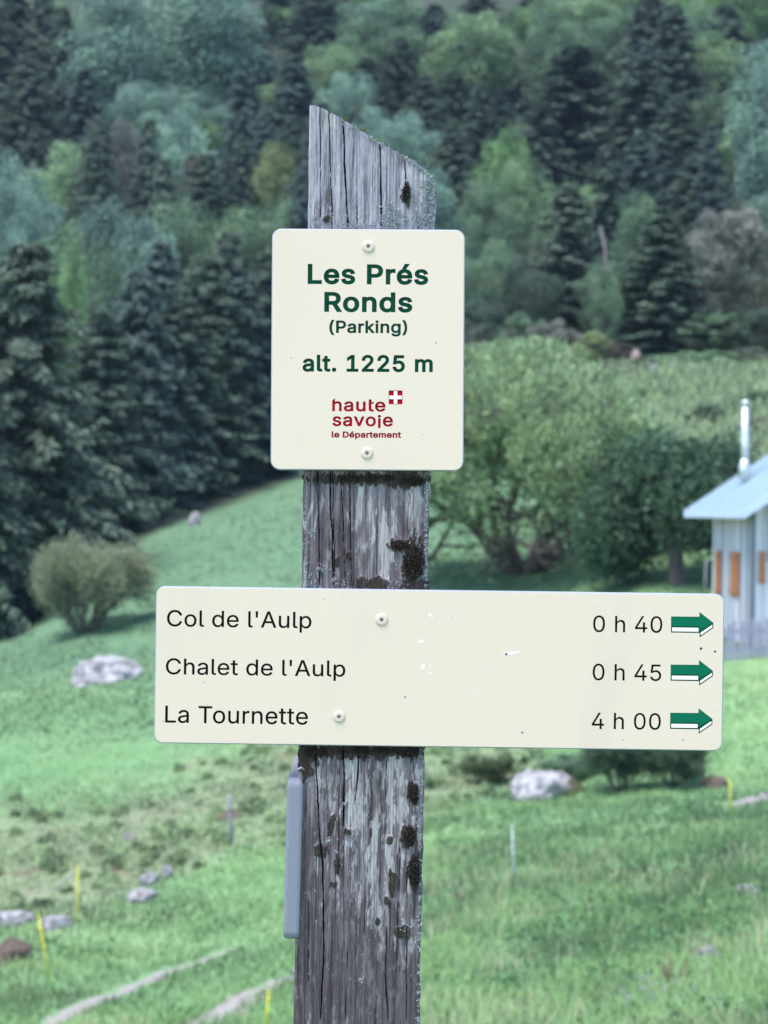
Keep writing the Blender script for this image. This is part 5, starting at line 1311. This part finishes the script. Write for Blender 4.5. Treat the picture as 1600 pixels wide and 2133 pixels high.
def line(L, text, p_left, p_right, py_cap, bold, cap=524.0, gap=0.0, kern=None, polys=None):
    """text between two baseline pixels"""
    a, b = L(*p_left), L(*p_right); top = L(p_left[0], py_cap)
    A = polys if polys is not None else text_polys(text, bold, gap, kern)
    allp = np.concatenate(A); lo, hi = allp[:, 0].min(), allp[:, 0].max()
    sx = (b[0] - a[0]) / (hi - lo); sy = (top[1] - a[1]) / (cap + 2 * bold)
    slope = (b[1] - a[1]) / (b[0] - a[0])
    out = []
    for p in A:
        x = a[0] + (p[:, 0] - lo) * sx
        out.append(np.stack((x, a[1] + (p[:, 1] + bold) * sy + (x - a[0]) * slope), -1))
    return out

def screw(parent, pos, r, rot):
    s = link('screw', None, parent, loc=(pos[0], pos[1], 0))
    prof = [(r, -0.0002), (r, 0.0008), (r * 0.93, 0.0012), (r * 0.75, 0.0015), (r * 0.52, 0.0016)]
    n = 32; V = []; Fq = []
    star = lambda a: (0.30 + 0.09 * math.cos(6 * a)) * r
    for rr_, z in prof:
        V += [(rr_ * math.cos(2 * math.pi * k / n), rr_ * math.sin(2 * math.pi * k / n), z) for k in range(n)]
    V += [(star(2 * math.pi * k / n + rot) * math.cos(2 * math.pi * k / n), star(2 * math.pi * k / n + rot) * math.sin(2 * math.pi * k / n), 0.0016) for k in range(n)]
    for q in range(len(prof)):
        for k in range(n):
            k2 = (k + 1) % n
            Fq.append([q * n + k, q * n + k2, (q + 1) * n + k2, (q + 1) * n + k])
    me = bpy.data.meshes.new('screw_head'); me.from_pydata(V, [], Fq); me.materials.append(M_SCREW)
    me.polygons.foreach_set('use_smooth', [True] * len(Fq)); me.update()
    link('screw_head', me, s)
    V2 = V[-n:] + [(v[0], v[1], 0.0004) for v in V[-n:]]
    F2 = [[k, (k + 1) % n, n + (k + 1) % n, n + k] for k in range(n)] + [list(range(n, 2 * n))]
    me = bpy.data.meshes.new('screw_recess'); me.from_pydata(V2, [], F2); me.materials.append(M_SLOT); me.update()
    link('screw_recess', me, s)
    return s

def sign_root(name, ox, oy, ang, label, cat, y=D0):
    p = P(ox, oy, y)
    r = link(name, None, loc=tuple(p))
    # local x right, y up, z towards the camera
    r.rotation_mode = 'XYZ'
    r.matrix_world = Matrix.Translation(p) @ Matrix.Rotation(math.pi / 2, 4, 'X') @ Matrix.Rotation(ang, 4, 'Z')
    return tag(r, label, cat)

def blob(L, px, py, w, h, seed, ang=0.0, n=14):
    r = np.random.default_rng(seed); c = L(px, py); out = []
    for k in range(n):
        a = 2 * math.pi * k / n; q = r.uniform(0.55, 1.15)
        x, y = math.cos(a) * w / 2 * q * U, math.sin(a) * h / 2 * q * U
        out.append((c[0] + x * math.cos(ang) - y * math.sin(ang), c[1] + x * math.sin(ang) + y * math.cos(ang)))
    return np.array(out)

# ------------------------------------------------------------------ place sign
# unrolled, the plate leans a little the other way
ang1 = math.radians(0.8 - 0.37)
L1 = local(766.2, 728.5, ang1)
placesign = sign_root('place_sign', 766.2, 728.5, ang1, 'upright cream place sign with green lettering and a red emblem, upper sign on the post', 'sign')
w1 = 402.3 * U; h1 = 503.0 * U
T1 = [
 ('LETTER', line(L1, 'Les Prés', (641.0, 591.5), (892.0, 593.2), 548.6, 26, gap=30), M_GREEN),
 ('LETTER', line(L1, 'Ronds', (675.5, 649.6), (859.0, 650.8), 607.0, 26, gap=30), M_GREEN),
 ('LETTER', line(L1, '(Parking)', (686.0, 693.5), (848.5, 694.2), 666.8, 22, gap=20), M_GREEN),
 ('LETTER', line(L1, 'alt. 1225 m', (630.3, 774.0), (901.6, 775.4), 737.8, 24, gap=26), M_GREEN),
]
def slanted(ch, bold):
    """logo letters h and t have their stem tops cut on a slant"""
    g = [p.copy() for p in text_polys(ch, bold)]
    p = g[0]; top = p[:, 1].max()
    k = np.nonzero(p[:, 1] > top - 6)[0]
    left = k[np.argmin(p[k, 0])]
    p[left, 1] -= 95
    return g
def logo(word, bold, gap):
    polys, x = [], 0.0
    for ch in word:
        if ch in 'ht': g = slanted(ch, bold)
        else: g = text_polys(ch, bold)
        if ch == 'i':          # the stem hangs below the line, its dot sits low
            g = [p + np.array((0, -70.0)) for p in g]
        polys += [p + np.array((x, 0)) for p in g]
        x += GLYPHS[ch][0] + gap
    return polys
T1 += [
 ('LETTER', line(L1, '', (692.0, 856.4), (803.0, 857.2), 835.8, 14, cap=388, polys=logo('haute', 20, 30)), M_RED),
 ('LETTER', line(L1, '', (692.4, 887.4), (818.5, 888.2), 867.0, 14, cap=388, polys=logo('savoie', 20, 30)), M_RED),
 ('LETTER', line(L1, 'le Département', (690.8, 911.6), (835.8, 912.4), 898.2, 34, gap=22), M_RED),
]
sq = np.array([L1(809.8, 842.0), L1(838.4, 842.2), L1(838.4, 813.4), L1(809.8, 813.2)])
holes = [p for _, ps, _ in T1 for p in ps] + [sq]
plate(placesign, w1, h1, 20 * U, 0.010, holes)
for nm, ps, m_ in T1: tray('lettering', ps, m_, placesign)
em = tray('emblem', [sq], M_RED, placesign)
c = sq.mean(0); a_ = 13.0 * U; b_ = 3.6 * U
cross = np.array([(-b_, -a_), (b_, -a_), (b_, -b_), (a_, -b_), (a_, b_), (b_, b_), (b_, a_), (-b_, a_), (-b_, b_), (-a_, b_), (-a_, -b_), (-b_, -b_)]) + c
me = fill([cross], 0.0003); me.materials.append(M_WHITEP)
link('white_cross', me, em, loc=(0, 0, -0.0002))
screw(placesign, L1(767.4, 513.2), 13.0 * U, 0.1)
screw(placesign, L1(764.6, 943.8), 12.6 * U, 0.25)

# ------------------------------------------------------------------ direction sign
ang2 = math.radians(0.0)
L2 = local(915.0, 1393.0, ang2)
dirsign = sign_root('direction_sign', 915.0, 1393.0, ang2, 'wide cream direction sign with three destinations and green arrows, across the post', 'sign')
w2 = 1184.5 * U; h2 = 327.0 * U
K = {"To": -40, "l'": 10}
T2 = [
 ('x', line(L2, "Col de l'Aulp", (347.8, 1304.6), (648.8, 1309.0), 1269.6, 6, gap=8)),
 ('x', line(L2, "Chalet de l'Aulp", (345.4, 1404.6), (719.4, 1409.6), 1370.2, 6, gap=8)),
 ('x', line(L2, 'La Tournette', (344.0, 1505.2), (641.4, 1509.6), 1468.6, 6, gap=8, kern=K)),
 ('x', line(L2, '0 h 40', (1235.4, 1316.4), (1379.6, 1318.2), 1281.2, 3, gap=12)),
 ('x', line(L2, '0 h 45', (1234.4, 1416.8), (1377.4, 1418.6), 1381.6, 3, gap=12)),
 ('x', line(L2, '4 h 00', (1232.6, 1518.4), (1376.4, 1520.2), 1483.2, 3, gap=12)),
]
arrows = []
for k in range(3):
    dx, dy = -0.9 * k, 100.3 * k
    A = lambda x, y: L2(x + dx, y + dy)
    top = [A(1397.9, 1284.0), A(1457.0, 1284.6), A(1457.0, 1274.6), A(1485.9, 1297.0)]
    outer = np.array(top + [A(1485.9, 1308.4), A(1457.4, 1327.8), A(1457.4, 1318.4), A(1397.9, 1317.6)])[::-1]
    green = np.array(top + [A(1457.4, 1314.4), A(1457.2, 1304.9), A(1397.9, 1304.3)])[::-1]
    w_a = np.array([A(1400.4, 1307.0), A(1455.2, 1307.7), A(1455.2, 1315.6), A(1400.4, 1315.0)])[::-1]
    w_b = np.array([A(1483.8, 1301.2), A(1483.8, 1307.0), A(1459.8, 1323.4), A(1459.8, 1317.6)])[::-1]
    arrows.append((outer, green, w_a, w_b))
plate(dirsign, w2, h2, 18 * U, 0.010, [p for _, ps in T2 for p in ps] + [a[0] for a in arrows])
for nm, ps in T2: tray('lettering', ps, M_BLACK, dirsign)
for outer, green, wa, wb in arrows:
    ar = tray('arrow', [outer], M_GREEN, dirsign, 0.0008)
    me = fill([green]); me.materials.append(M_ARROW); link('arrow_top', me, ar, loc=(0, 0, -0.00025))
    me = fill([wa]); me.materials.append(M_WHITEP); link('arrow_side', me, ar, loc=(0, 0, -0.0002))
    me = fill([wb]); me.materials.append(M_WHITEP); link('arrow_side', me, ar, loc=(0, 0, -0.0002))
screw(dirsign, L2(795.2, 1290.4), 13.0 * U, 0.3)
screw(dirsign, L2(706.2, 1492.4), 12.6 * U, 0.0)
for k, (x, y, w_, h_, an) in enumerate([(898, 1282, 16, 6, -.5), (933, 1283, 8, 3, 0), (949, 1284, 6, 3, 0), (877, 1336, 14, 9, .3), (881, 1388, 9, 14, 0), (896, 1402, 9, 4, .2), (1066, 1361, 36, 8, .25), (1052, 1363, 12, 6, 0), (990, 1449, 6, 2.5, 0), (1017, 1398, 5, 2.5, 0), (895, 1386, 5, 4, 0)]):
    me = fill([blob(L2, x, y, w_, h_, k, an)]); me.materials.append(M_CHIP); link('scratch', me, dirsign, loc=(0, 0, 0.00012))
for par, LL, pts in ((dirsign, L2, [(1460, 1351, 6), (1489.5, 1357, 5), (844, 1452, 4), (675, 1248, 3), (426, 1421, 3), (1239, 1263, 2.5), (1423, 1541, 4), (1298, 1541, 3), (1488, 1480, 2.5), (340, 1502, 3)]),
                     (placesign, L1, [(908, 714, 3), (607, 746, 2.5), (880, 905, 2), (640, 520, 2)])):
    for k, (x, y, s_) in enumerate(pts):
        me = fill([blob(LL, x, y, s_, s_, k + 50)]); me.materials.append(M_BLACK if k < 3 else M_SLOT); link('speck', me, par, loc=(0, 0, 0.00012))
me = fill([blob(L2, 1088, 1526, 6, 6, 90)]); me.materials.append(M_SLOT)
link('speck', me, dirsign, loc=(0, 0, 0.00012))

# ------------------------------------------------------------------ sign seen edge-on on the left face of the post
ul, vt = unroll(592.0, 1623.0); ur, vb = unroll(615.0, 1963.0)
wside = 34.0 * U; hs = (vt - vb) * U; ls = 0.60
xs = unroll(610.0, 1790.0)[0] * U
side = link('side_sign', None, loc=(xs, D0 + 0.006, (vt + vb) / 2 * U + EYE))
side.rotation_euler = (0, math.radians(0.75), 0)
tag(side, 'grey sign plate seen edge-on on the left face of the post, under the direction sign', 'sign')
bev = 0.0035
outl = rrect(ls, hs, 20 * U, 8)
rings = []
for inset, x in ((bev, -wside / 2), (bev * .3, -wside / 2 + bev * .3), (0, -wside / 2 + bev), (0, wside / 2 - bev), (bev * .3, wside / 2 - bev * .3), (bev, wside / 2)):
    p = rrect(ls - 2 * inset, hs - 2 * inset, 20 * U - inset, 8)
    rings.append(np.stack((np.full(len(p), x), p[:, 0] + ls / 2, p[:, 1]), -1))
n = len(outl); i = np.arange(n); j = np.roll(i, -1)
Q = np.concatenate([np.stack((k * n + i, k * n + j, (k + 1) * n + j, (k + 1) * n + i), -1) for k in range(5)])
me = bpy.data.meshes.new('panel')
me.from_pydata(np.concatenate(rings).tolist(), [], Q.tolist() + [list(range(n))[::-1], list(range(5 * n, 6 * n))])
me.materials.append(plain('grey_laminate_edge', (0.17, 0.175, 0.215), 0.55, 0.14, 260)); me.materials.append(M_CREAM)
mi = [0] * len(Q) + [1, 1]; me.polygons.foreach_set('material_index', mi)
me.polygons.foreach_set('use_smooth', [False] * len(me.polygons)); me.update()
link('panel', me, side)
for yy, zz in ((0.06, 0.04), (0.06, -0.04)):
    m = MB().tube([(-wside / 2 - 0.002, yy, zz), (-wside / 2 + 0.004, yy, zz)], [0.006, 0.0065], 14); m.build('screw', M_SCREW, side, True)

# ------------------------------------------------------------------ wooden post
PF = D0 + 0.0105            # front face, just behind the plates
KF = PF / F                 # metres per photograph pixel there
def edge_u(v):              # left and right edges in unrolled pixels
    return np.interp(v, [-1070, 845], [-165.2, -157.0]), np.interp(v, [-1070, 845], [83.0, 94.2])
TOPX = np.array([(654, 219), (664, 224), (680, 231), (712, 249), (747, 272), (778, 288), (816, 313), (856, 333), (885, 354), (898, 370), (903, 392)], float)
tu = np.array([unroll(*p) for p in TOPX])
VB = -3600.0
nf = 190
frac = np.linspace(0, 1, nf)
prof_u, prof_y, prof_n = [], [], []
DEP = 0.118
rc = 0.0045
loop = []                   # (fraction across, depth, normal)
for f_ in frac: loop.append((f_, 0.0, (0, -1)))
for k in range(1, 7):
    a = math.pi / 2 * k / 6; loop.append((1.0 + 0.0 + rc / (250 * KF) * math.sin(a), rc * (1 - math.cos(a)), (math.sin(a), -math.cos(a))))
for k in range(1, 14): loop.append((1.0 + rc / (250 * KF), rc + (DEP - rc) * k / 14, (1, 0)))
for k in range(0, 9): loop.append((1.0 + rc / (250 * KF) - (1 + 2 * rc / (250 * KF)) * k / 8, DEP, (0, 1)))
for k in range(1, 14): loop.append((-rc / (250 * KF), DEP - (DEP - rc) * k / 14, (-1, 0)))
for k in range(0, 6):
    a = math.pi / 2 * k / 6; loop.append((-rc / (250 * KF) * math.cos(a), rc * (1 - math.sin(a)), (-math.cos(a), -math.sin(a))))
LF = np.array([l[0] for l in loop]); LY = np.array([l[1] for l in loop]); LN_ = np.array([l[2] for l in loop])
nl = len(loop); nrow = 1000
s = np.linspace(0, 1, nrow)
FR = np.clip(LF, 0, 1)
top_u = edge_u(500)[0] + FR * (edge_u(500)[1] - edge_u(500)[0])
VT = np.interp(top_u, tu[:, 0], tu[:, 1])
VT = VT + (fbm(top_u * 0.12, top_u * 0 + LY * 300, 3, 3) - 0.5) * 5
low = 230                   # few rows for the stretch below the picture
sv = np.concatenate((np.linspace(0, 1, 25)[:-1], 1 + np.linspace(0, 1, nrow - 24)))
VV = np.where(sv[:, None] <= 1, VB + (-1100 - VB) * sv[:, None], -1100 + (VT[None] + 1100) * (sv[:, None] - 1))
el, er = edge_u(VV)
UU = el + LF[None] * (er - el)
# surface relief (metres, outwards)
g1 = fbm(UU * 0.16 + 3 * fbm(UU * 0.01, VV * 0.004, 8, 2), VV * 0.0045, 41, 3) - 0.5
g2 = fbm(UU * 0.55, VV * 0.016, 42, 3) - 0.5
ch_ = fbm(UU * 0.10, VV * 0.06, 43, 4) - 0.5
rel = g1 * 0.0020 + g2 * 0.0012 + ch_ * 0.0006
crack = np.zeros_like(UU)
def add_crack(path, width, depth, seed):
    pts = np.array([unroll(*p) for p in path]); o = np.argsort(pts[:, 1])
    v, u = pts[o, 1], pts[o, 0]
    c = np.interp(VV, v, u) + (fbm(VV * 0.022, VV * 0 + seed, seed, 4) - 0.5) * 3.2
    inside = sstep(v[0] - 2, v[0] + 25, VV) * (1 - sstep(v[-1] - 8, v[-1] + 8, VV))
    wv = width * 0.5 * (0.25 + 1.5 * fbm(VV * 0.02, VV * 0 + 2 * seed, seed + 5, 2))
    k = np.clip(1 - np.abs(UU - c) / (wv + 0.001), 0, 1) * inside * (LN_[None, :, 1] < -0.5)
    np.maximum(crack, k * depth, out=crack)
for a in [([(684, 225), (688, 330), (692, 480), (693, 985), (696, 1150), (697, 1230)], 2.0, 0.006, 1),
          ([(715, 255), (717, 330), (722, 410), (726, 480)], 3.0, 0.012, 2),
          ([(791, 300), (793, 380), (795, 480)], 3.2, 0.012, 3),
          ([(667, 226), (668, 350), (668, 480)], 1.6, 0.004, 4),
          ([(844, 330), (846, 385)], 2.2, 0.008, 5),
          ([(661, 985), (664, 1100), (667, 1230)], 2.2, 0.008, 6),
          ([(688, 985), (691, 1100), (696, 1230)], 2.2, 0.009, 7),
          ([(710, 985), (716, 1100), (721, 1230)], 1.5, 0.004, 8),
          ([(728, 985), (733, 1230)], 1.3, 0.004, 9),
          ([(655, 1556), (659, 1600), (664, 1720), (672, 1800), (674, 1900), (675, 2000), (667, 2133)], 2.6, 0.010, 10),
          ([(715, 1556), (716, 1620), (716, 1730)], 3.0, 0.010, 11),
          ([(749, 1556), (746, 1610), (738, 1680)], 3.0, 0.007, 12),
          ([(762, 1556), (763, 1590)], 2.5, 0.006, 13),
          ([(706, 1700), (706, 1830)], 1.8, 0.005, 14),
          ([(643, 1880), (642, 2133)], 1.4, 0.004, 15),
          ([(806, 1940), (803, 2030), (808, 2133)], 2.2, 0.006, 16),
          ([(832, 1760), (830, 1960)], 1.4, 0.004, 17),
          ([(848, 1800), (846, 2133)], 1.4, 0.004, 18),
          ([(724, 1980), (720, 2133)], 1.3, 0.004, 19)]:
    add_crack(*a)
rel = rel - crack
# broken edge at the rounded right side
rel = rel - 0.0035 * sstep(0.93, 1.0, LF)[None] * fbm(UU * 0.02 + 7, VV * 0.02, 44, 3) * (LN_[None, :, 1] < 0.5)
# stains and lichen cover (irregular natural marks)
def spot(px, py, rx, ry, seed, rag=0.9):
    u, v = unroll(px, py)
    q = np.sqrt(((UU - u) / rx) ** 2 + ((VV - v) / ry) ** 2)
    return sstep(1.15, 0.75, q + rag * 1.9 * (fbm(UU * 0.17, VV * 0.055, seed, 4) - 0.5))
grow_ = np.zeros_like(UU)
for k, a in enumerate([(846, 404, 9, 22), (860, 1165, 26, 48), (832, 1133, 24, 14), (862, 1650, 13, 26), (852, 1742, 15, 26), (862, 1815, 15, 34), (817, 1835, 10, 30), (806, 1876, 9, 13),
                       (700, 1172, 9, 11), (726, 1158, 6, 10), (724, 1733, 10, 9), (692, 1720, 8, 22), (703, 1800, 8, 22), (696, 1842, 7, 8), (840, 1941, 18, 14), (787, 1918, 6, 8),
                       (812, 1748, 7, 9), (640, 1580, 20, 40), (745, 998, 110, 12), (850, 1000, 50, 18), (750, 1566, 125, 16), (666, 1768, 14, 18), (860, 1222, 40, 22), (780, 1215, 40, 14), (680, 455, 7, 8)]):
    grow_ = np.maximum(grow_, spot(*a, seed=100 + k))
ptop = sstep(-60, 560, VV) * 0.55
damp = sstep(-780, -930, VV) * 0.6 + 0.5 * spot(680, 1880, 60, 170, 201, 1.6) + 0.4 * spot(700, 1990, 140, 90, 202, 1.4)
pale = 0.6 * spot(790, 1830, 75, 200, 203, 1.6) + 0.5 * spot(740, 1640, 110, 80, 204, 1.4) + 0.55 * spot(860, 1060, 30, 60, 205) + 0.55 * spot(798, 1130, 22, 80, 206) + 0.5 * spot(690, 1195, 30, 60, 207, 1.4)
lichen_a = np.clip(0.8 * sstep(0.80, 1.0, np.clip(LF, 0, 1))[None] * sstep(250, 500, VV) + 0.7 * sstep(500, 600, VV) * (VV < 640) * fbm(UU * 0.03, VV * 0.03, 77, 3) + 0.15, 0, 1) * (VV > 500)
lichen_a = lichen_a + 0.3 * fbm(UU * 0.02, VV * 0.02, 79, 2) * (VV <= 500) - 0.2
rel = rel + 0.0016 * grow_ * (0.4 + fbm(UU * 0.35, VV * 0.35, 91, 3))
X = UU * KF + rel * LN_[None, :, 0]
Yp = PF + LY[None] + rel * LN_[None, :, 1]
Zp = VV * KF + EYE
V = np.stack((X, Yp, Zp), -1).reshape(-1, 3)
i = np.arange(nrow * nl).reshape(nrow, nl); j = np.roll(i, -1, 1)
Q = np.stack((i[:-1], j[:-1], j[1:], i[1:]), -1).reshape(-1, 4)

t = NT('weathered_wood')
co = t.coord((1, 1, 1))
mp = lambda s_: t.coord(s_)
fib = t.noise(mp((480, 480, 7)), 1, 6, 0.68)           # fibres
fib2 = t.noise(mp((150, 150, 5)), 1, 5, 0.6, 0.3)       # broader bands
pat = t.noise(mp((105, 105, 19)), 1, 7, 0.66, 0.5)        # pale worn flakes
pat2 = t.noise(mp((34, 34, 9)), 1, 5, 0.6)
fine = t.noise(mp((900, 900, 500)), 1, 3, 0.7)
a_pale, a_damp, a_top, a_gr, a_cr, a_li = (t.attr(k) for k in ('pale', 'damp', 'high', 'growth', 'crack', 'lichen'))
wood = t.mix(t.step(fib, 0.36, 0.62), (0.028, 0.021, 0.023), (0.166, 0.133, 0.145))
wood = t.mix(t.step(fib2, 0.40, 0.66), wood, t.mix(fib, (0.155, 0.133, 0.148), (0.279, 0.250, 0.270)))
hi = t.mix(t.step(fib, 0.3, 0.6), (0.165, 0.155, 0.185), (0.42, 0.41, 0.475))
wood = t.mix(a_top, wood, hi)
pm_ = t.step(t.math('ADD', pat, t.math('MULTIPLY', a_pale, 0.16)), 0.555, 0.615)
pale_c = t.mix(t.step(fib, 0.25, 0.6), (0.263, 0.243, 0.246), (0.449, 0.420, 0.421))
wood = t.mix(t.math('MULTIPLY', pm_, 0.68), wood, pale_c)
dm = t.math('MULTIPLY', t.step(t.math('ADD', pat2, t.math('MULTIPLY', a_damp, 0.16)), 0.50, 0.62), 0.75)
wood = t.mix(dm, wood, t.mix(fib, (0.018, 0.013, 0.015), (0.104, 0.083, 0.089)))
lm = t.step(t.math('ADD', t.noise(mp((260, 260, 200)), 1, 4, 0.7), t.math('MULTIPLY', a_li, 0.22)), 0.64, 0.72)
wood = t.mix(lm, wood, t.mix(fine, (0.232, 0.232, 0.246), (0.480, 0.478, 0.492)))
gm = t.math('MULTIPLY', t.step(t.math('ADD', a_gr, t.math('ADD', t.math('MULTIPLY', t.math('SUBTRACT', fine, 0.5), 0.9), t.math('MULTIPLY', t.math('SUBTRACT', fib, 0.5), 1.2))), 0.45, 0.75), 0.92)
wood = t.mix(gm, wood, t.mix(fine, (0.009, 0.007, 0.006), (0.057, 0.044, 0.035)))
mott = t.step(t.noise(mp((330, 330, 45)), 1, 5, 0.75), 0.40, 0.66)
wood = t.mix(t.math('MULTIPLY', mott, 0.42), wood, t.mix(1.0, wood, (0.420, 0.380, 0.380), 'MULTIPLY'))
hair = t.step(t.noise(mp((700, 700, 4)), 1, 3, 0.6), 0.33, 0.40)
wood = t.mix(t.math('MULTIPLY', t.math('SUBTRACT', 1.0, hair), 0.8), wood, (0.013, 0.009, 0.011))
wood = t.mix(t.step(a_cr, 0.1, 0.6), wood, (0.007, 0.006, 0.007))
t.color(wood).rough(0.92)
t.b.inputs['Specular IOR Level'].default_value = 0.12
h_ = t.math('ADD', t.math('MULTIPLY', fib, 1.0), t.math('ADD', t.math('MULTIPLY', fine, 0.5), t.math('MULTIPLY', fib2, 0.8)))
t.bump(h_, 0.75, 0.0012)
M_WOOD = t.mat
post = link('wooden_post', None, loc=(0, PF + DEP / 2, float(ground_z(0, PF))))
post.location.x = float(edge_u(-2000)[0] + 124) * KF
tag(post, 'weathered grey wooden signpost with a slanted top and dark moss, standing in the middle', 'post')
off = np.array(post.location)
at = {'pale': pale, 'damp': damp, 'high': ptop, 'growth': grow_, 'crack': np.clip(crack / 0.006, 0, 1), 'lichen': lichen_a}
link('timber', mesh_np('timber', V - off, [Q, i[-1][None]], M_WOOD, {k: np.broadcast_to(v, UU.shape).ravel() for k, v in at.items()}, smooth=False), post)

# lichen frills and moss cushions growing on the timber
M_LICHEN = plain('pale_lichen', (0.30, 0.33, 0.345), 0.95, 0.3, 300)
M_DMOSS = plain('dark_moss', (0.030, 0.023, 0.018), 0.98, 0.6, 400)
M_GMOSS = plain('green_moss', (0.12, 0.15, 0.04), 0.95, 0.4, 400)
rg = np.random.default_rng(77)
def on_front(px, py, out=0.0):
    u, v = unroll(px, py)
    return np.array((u * KF, PF - out, v * KF + EYE))
def frill(centres, size, spread, per, up=(0, -0.6, 0.5)):
    n = len(centres) * per
    c = np.repeat(np.array(centres), per, 0) + rg.normal(size=(n, 3)) * spread
    d = unit(rg.normal(size=(n, 3)) + np.array(up)); s_ = unit(np.cross(d, rg.normal(size=(n, 3))))
    ln = size * rg.uniform(0.5, 1.4, n)
    return leaf_quads(c + d * (ln * 0.3)[:, None], d, s_, ln, ln * rg.uniform(0.45, 0.9, n))
cs = []
for k in range(420):          # along the slanted top
    q = rg.uniform(0, 1) ** 0.75; p_ = TOPX[0] * 0
    px = 656 + q * 246
    py = np.interp(px, TOPX[:, 0], TOPX[:, 1]) + rg.uniform(-1, 7)
    if rg.random() < 0.25 + 0.75 * q:
        b = on_front(px, py); b[1] += rg.uniform(-0.001, 0.10) if rg.random() < 0.6 else 0; cs.append(b)
for k in range(260):          # right edge of the head
    py = rg.uniform(372, 478); px = 902 - (480 - py) * 0 + rg.normal() * 1.5 - abs(rg.normal()) * 12
    cs.append(on_front(px, py, 0.0005))
for k in range(160):
    cs.append(on_front(rg.uniform(790, 900), 476 - abs(rg.normal()) * 22, 0.0008))
for k in range(70):
    cs.append(on_front(rg.uniform(655, 790), 476 - abs(rg.normal()) * 14, 0.0008))
for k in range(130):          # edges lower down
    py = rg.uniform(985, 1225); cs.append(on_front(889.5 - (py - 985) * 0.0145 + rg.normal() * 1.0, py, 0.0))
for k in range(60):
    py = rg.uniform(990, 1225); cs.append(on_front(639.5 - (py - 985) * 0.012 + rg.normal() * 1.2, py, 0.0))
for k in range(90):
    py = rg.uniform(1560, 2133); cs.append(on_front(880 - (py - 1560) * 0.0165 + rg.normal() * 1.2, py, 0.0))
for (px, py, n_, sp_) in [(648, 1110, 8, 4), (672, 1185, 14, 6), (840, 1215, 26, 12), (700, 1222, 22, 16), (650, 1215, 16, 8), (865, 1130, 14, 8), (818, 430, 14, 7), (875, 420, 16, 10), (685, 1750, 10, 4), (840, 1930, 12, 6), (863, 1112, 9, 5), (752, 2040, 6, 3), (716, 1674, 5, 2)]:
    for k in range(n_): cs.append(on_front(px + rg.normal() * sp_, py + rg.normal() * sp_, 0.0008))
V, Q = frill(cs, 0.0015, 0.0009, 9)
tag(link('lichen', mesh_np('lichen', V - off, [Q], M_LICHEN), post), kind='stuff')
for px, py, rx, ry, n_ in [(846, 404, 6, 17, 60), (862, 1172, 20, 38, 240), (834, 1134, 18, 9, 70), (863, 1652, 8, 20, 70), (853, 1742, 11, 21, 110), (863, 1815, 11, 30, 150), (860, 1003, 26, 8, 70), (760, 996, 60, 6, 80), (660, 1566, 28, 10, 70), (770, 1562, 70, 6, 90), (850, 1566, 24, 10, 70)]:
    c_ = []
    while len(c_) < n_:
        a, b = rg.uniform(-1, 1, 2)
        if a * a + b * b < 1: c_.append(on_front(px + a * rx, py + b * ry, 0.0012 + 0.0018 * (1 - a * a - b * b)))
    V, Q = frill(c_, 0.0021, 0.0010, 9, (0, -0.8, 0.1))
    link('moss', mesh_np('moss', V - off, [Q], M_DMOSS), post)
c_ = [on_front(px + rg.normal() * 5, np.interp(px, TOPX[:, 0], TOPX[:, 1]) + 1, -0.012) for px in (712, 738, 742, 745, 748, 782) for _ in range(4)]
V, Q = frill(c_, 0.0042, 0.001, 6, (0, -0.2, 0.8))
link('moss', mesh_np('moss', V - off, [Q], M_GMOSS), post)
a = on_front(634, 1603, 0.001); bq = on_front(622, 1599, 0.012)
tag(MB().tube([a, (a + bq) / 2 + np.array((0, 0, .002)), bq], [0.0011, 0.001, 0.0005], 6).build('twig', M_LICHEN, smooth=True), 'tiny pale lichen twig caught at the top of the edge-on sign', 'twig')

# ------------------------------------------------------------------ mountain air
HZ_LO, HZ_HI = float(ZZ.min()) - 1.0, max(float(ZZ.max()) + 30.0, 160.0)
hb = MB().box((0, 204, (HZ_LO + HZ_HI) / 2), (2 * (0.95 * 429 + 24), 2 * 236, HZ_HI - HZ_LO))
hm = bpy.data.materials.new('mountain_air'); hm.use_nodes = True
hm.node_tree.nodes.remove(hm.node_tree.nodes['Principled BSDF'])
pv = hm.node_tree.nodes.new('ShaderNodeVolumePrincipled')
pv.inputs['Color'].default_value = (0.50, 0.68, 1.0, 1)
pv.inputs['Density'].default_value = 0.00013
hm.node_tree.links.new(pv.outputs[0], hm.node_tree.nodes['Material Output'].inputs['Volume'])
tag(hb.build('haze', hm), kind='stuff')
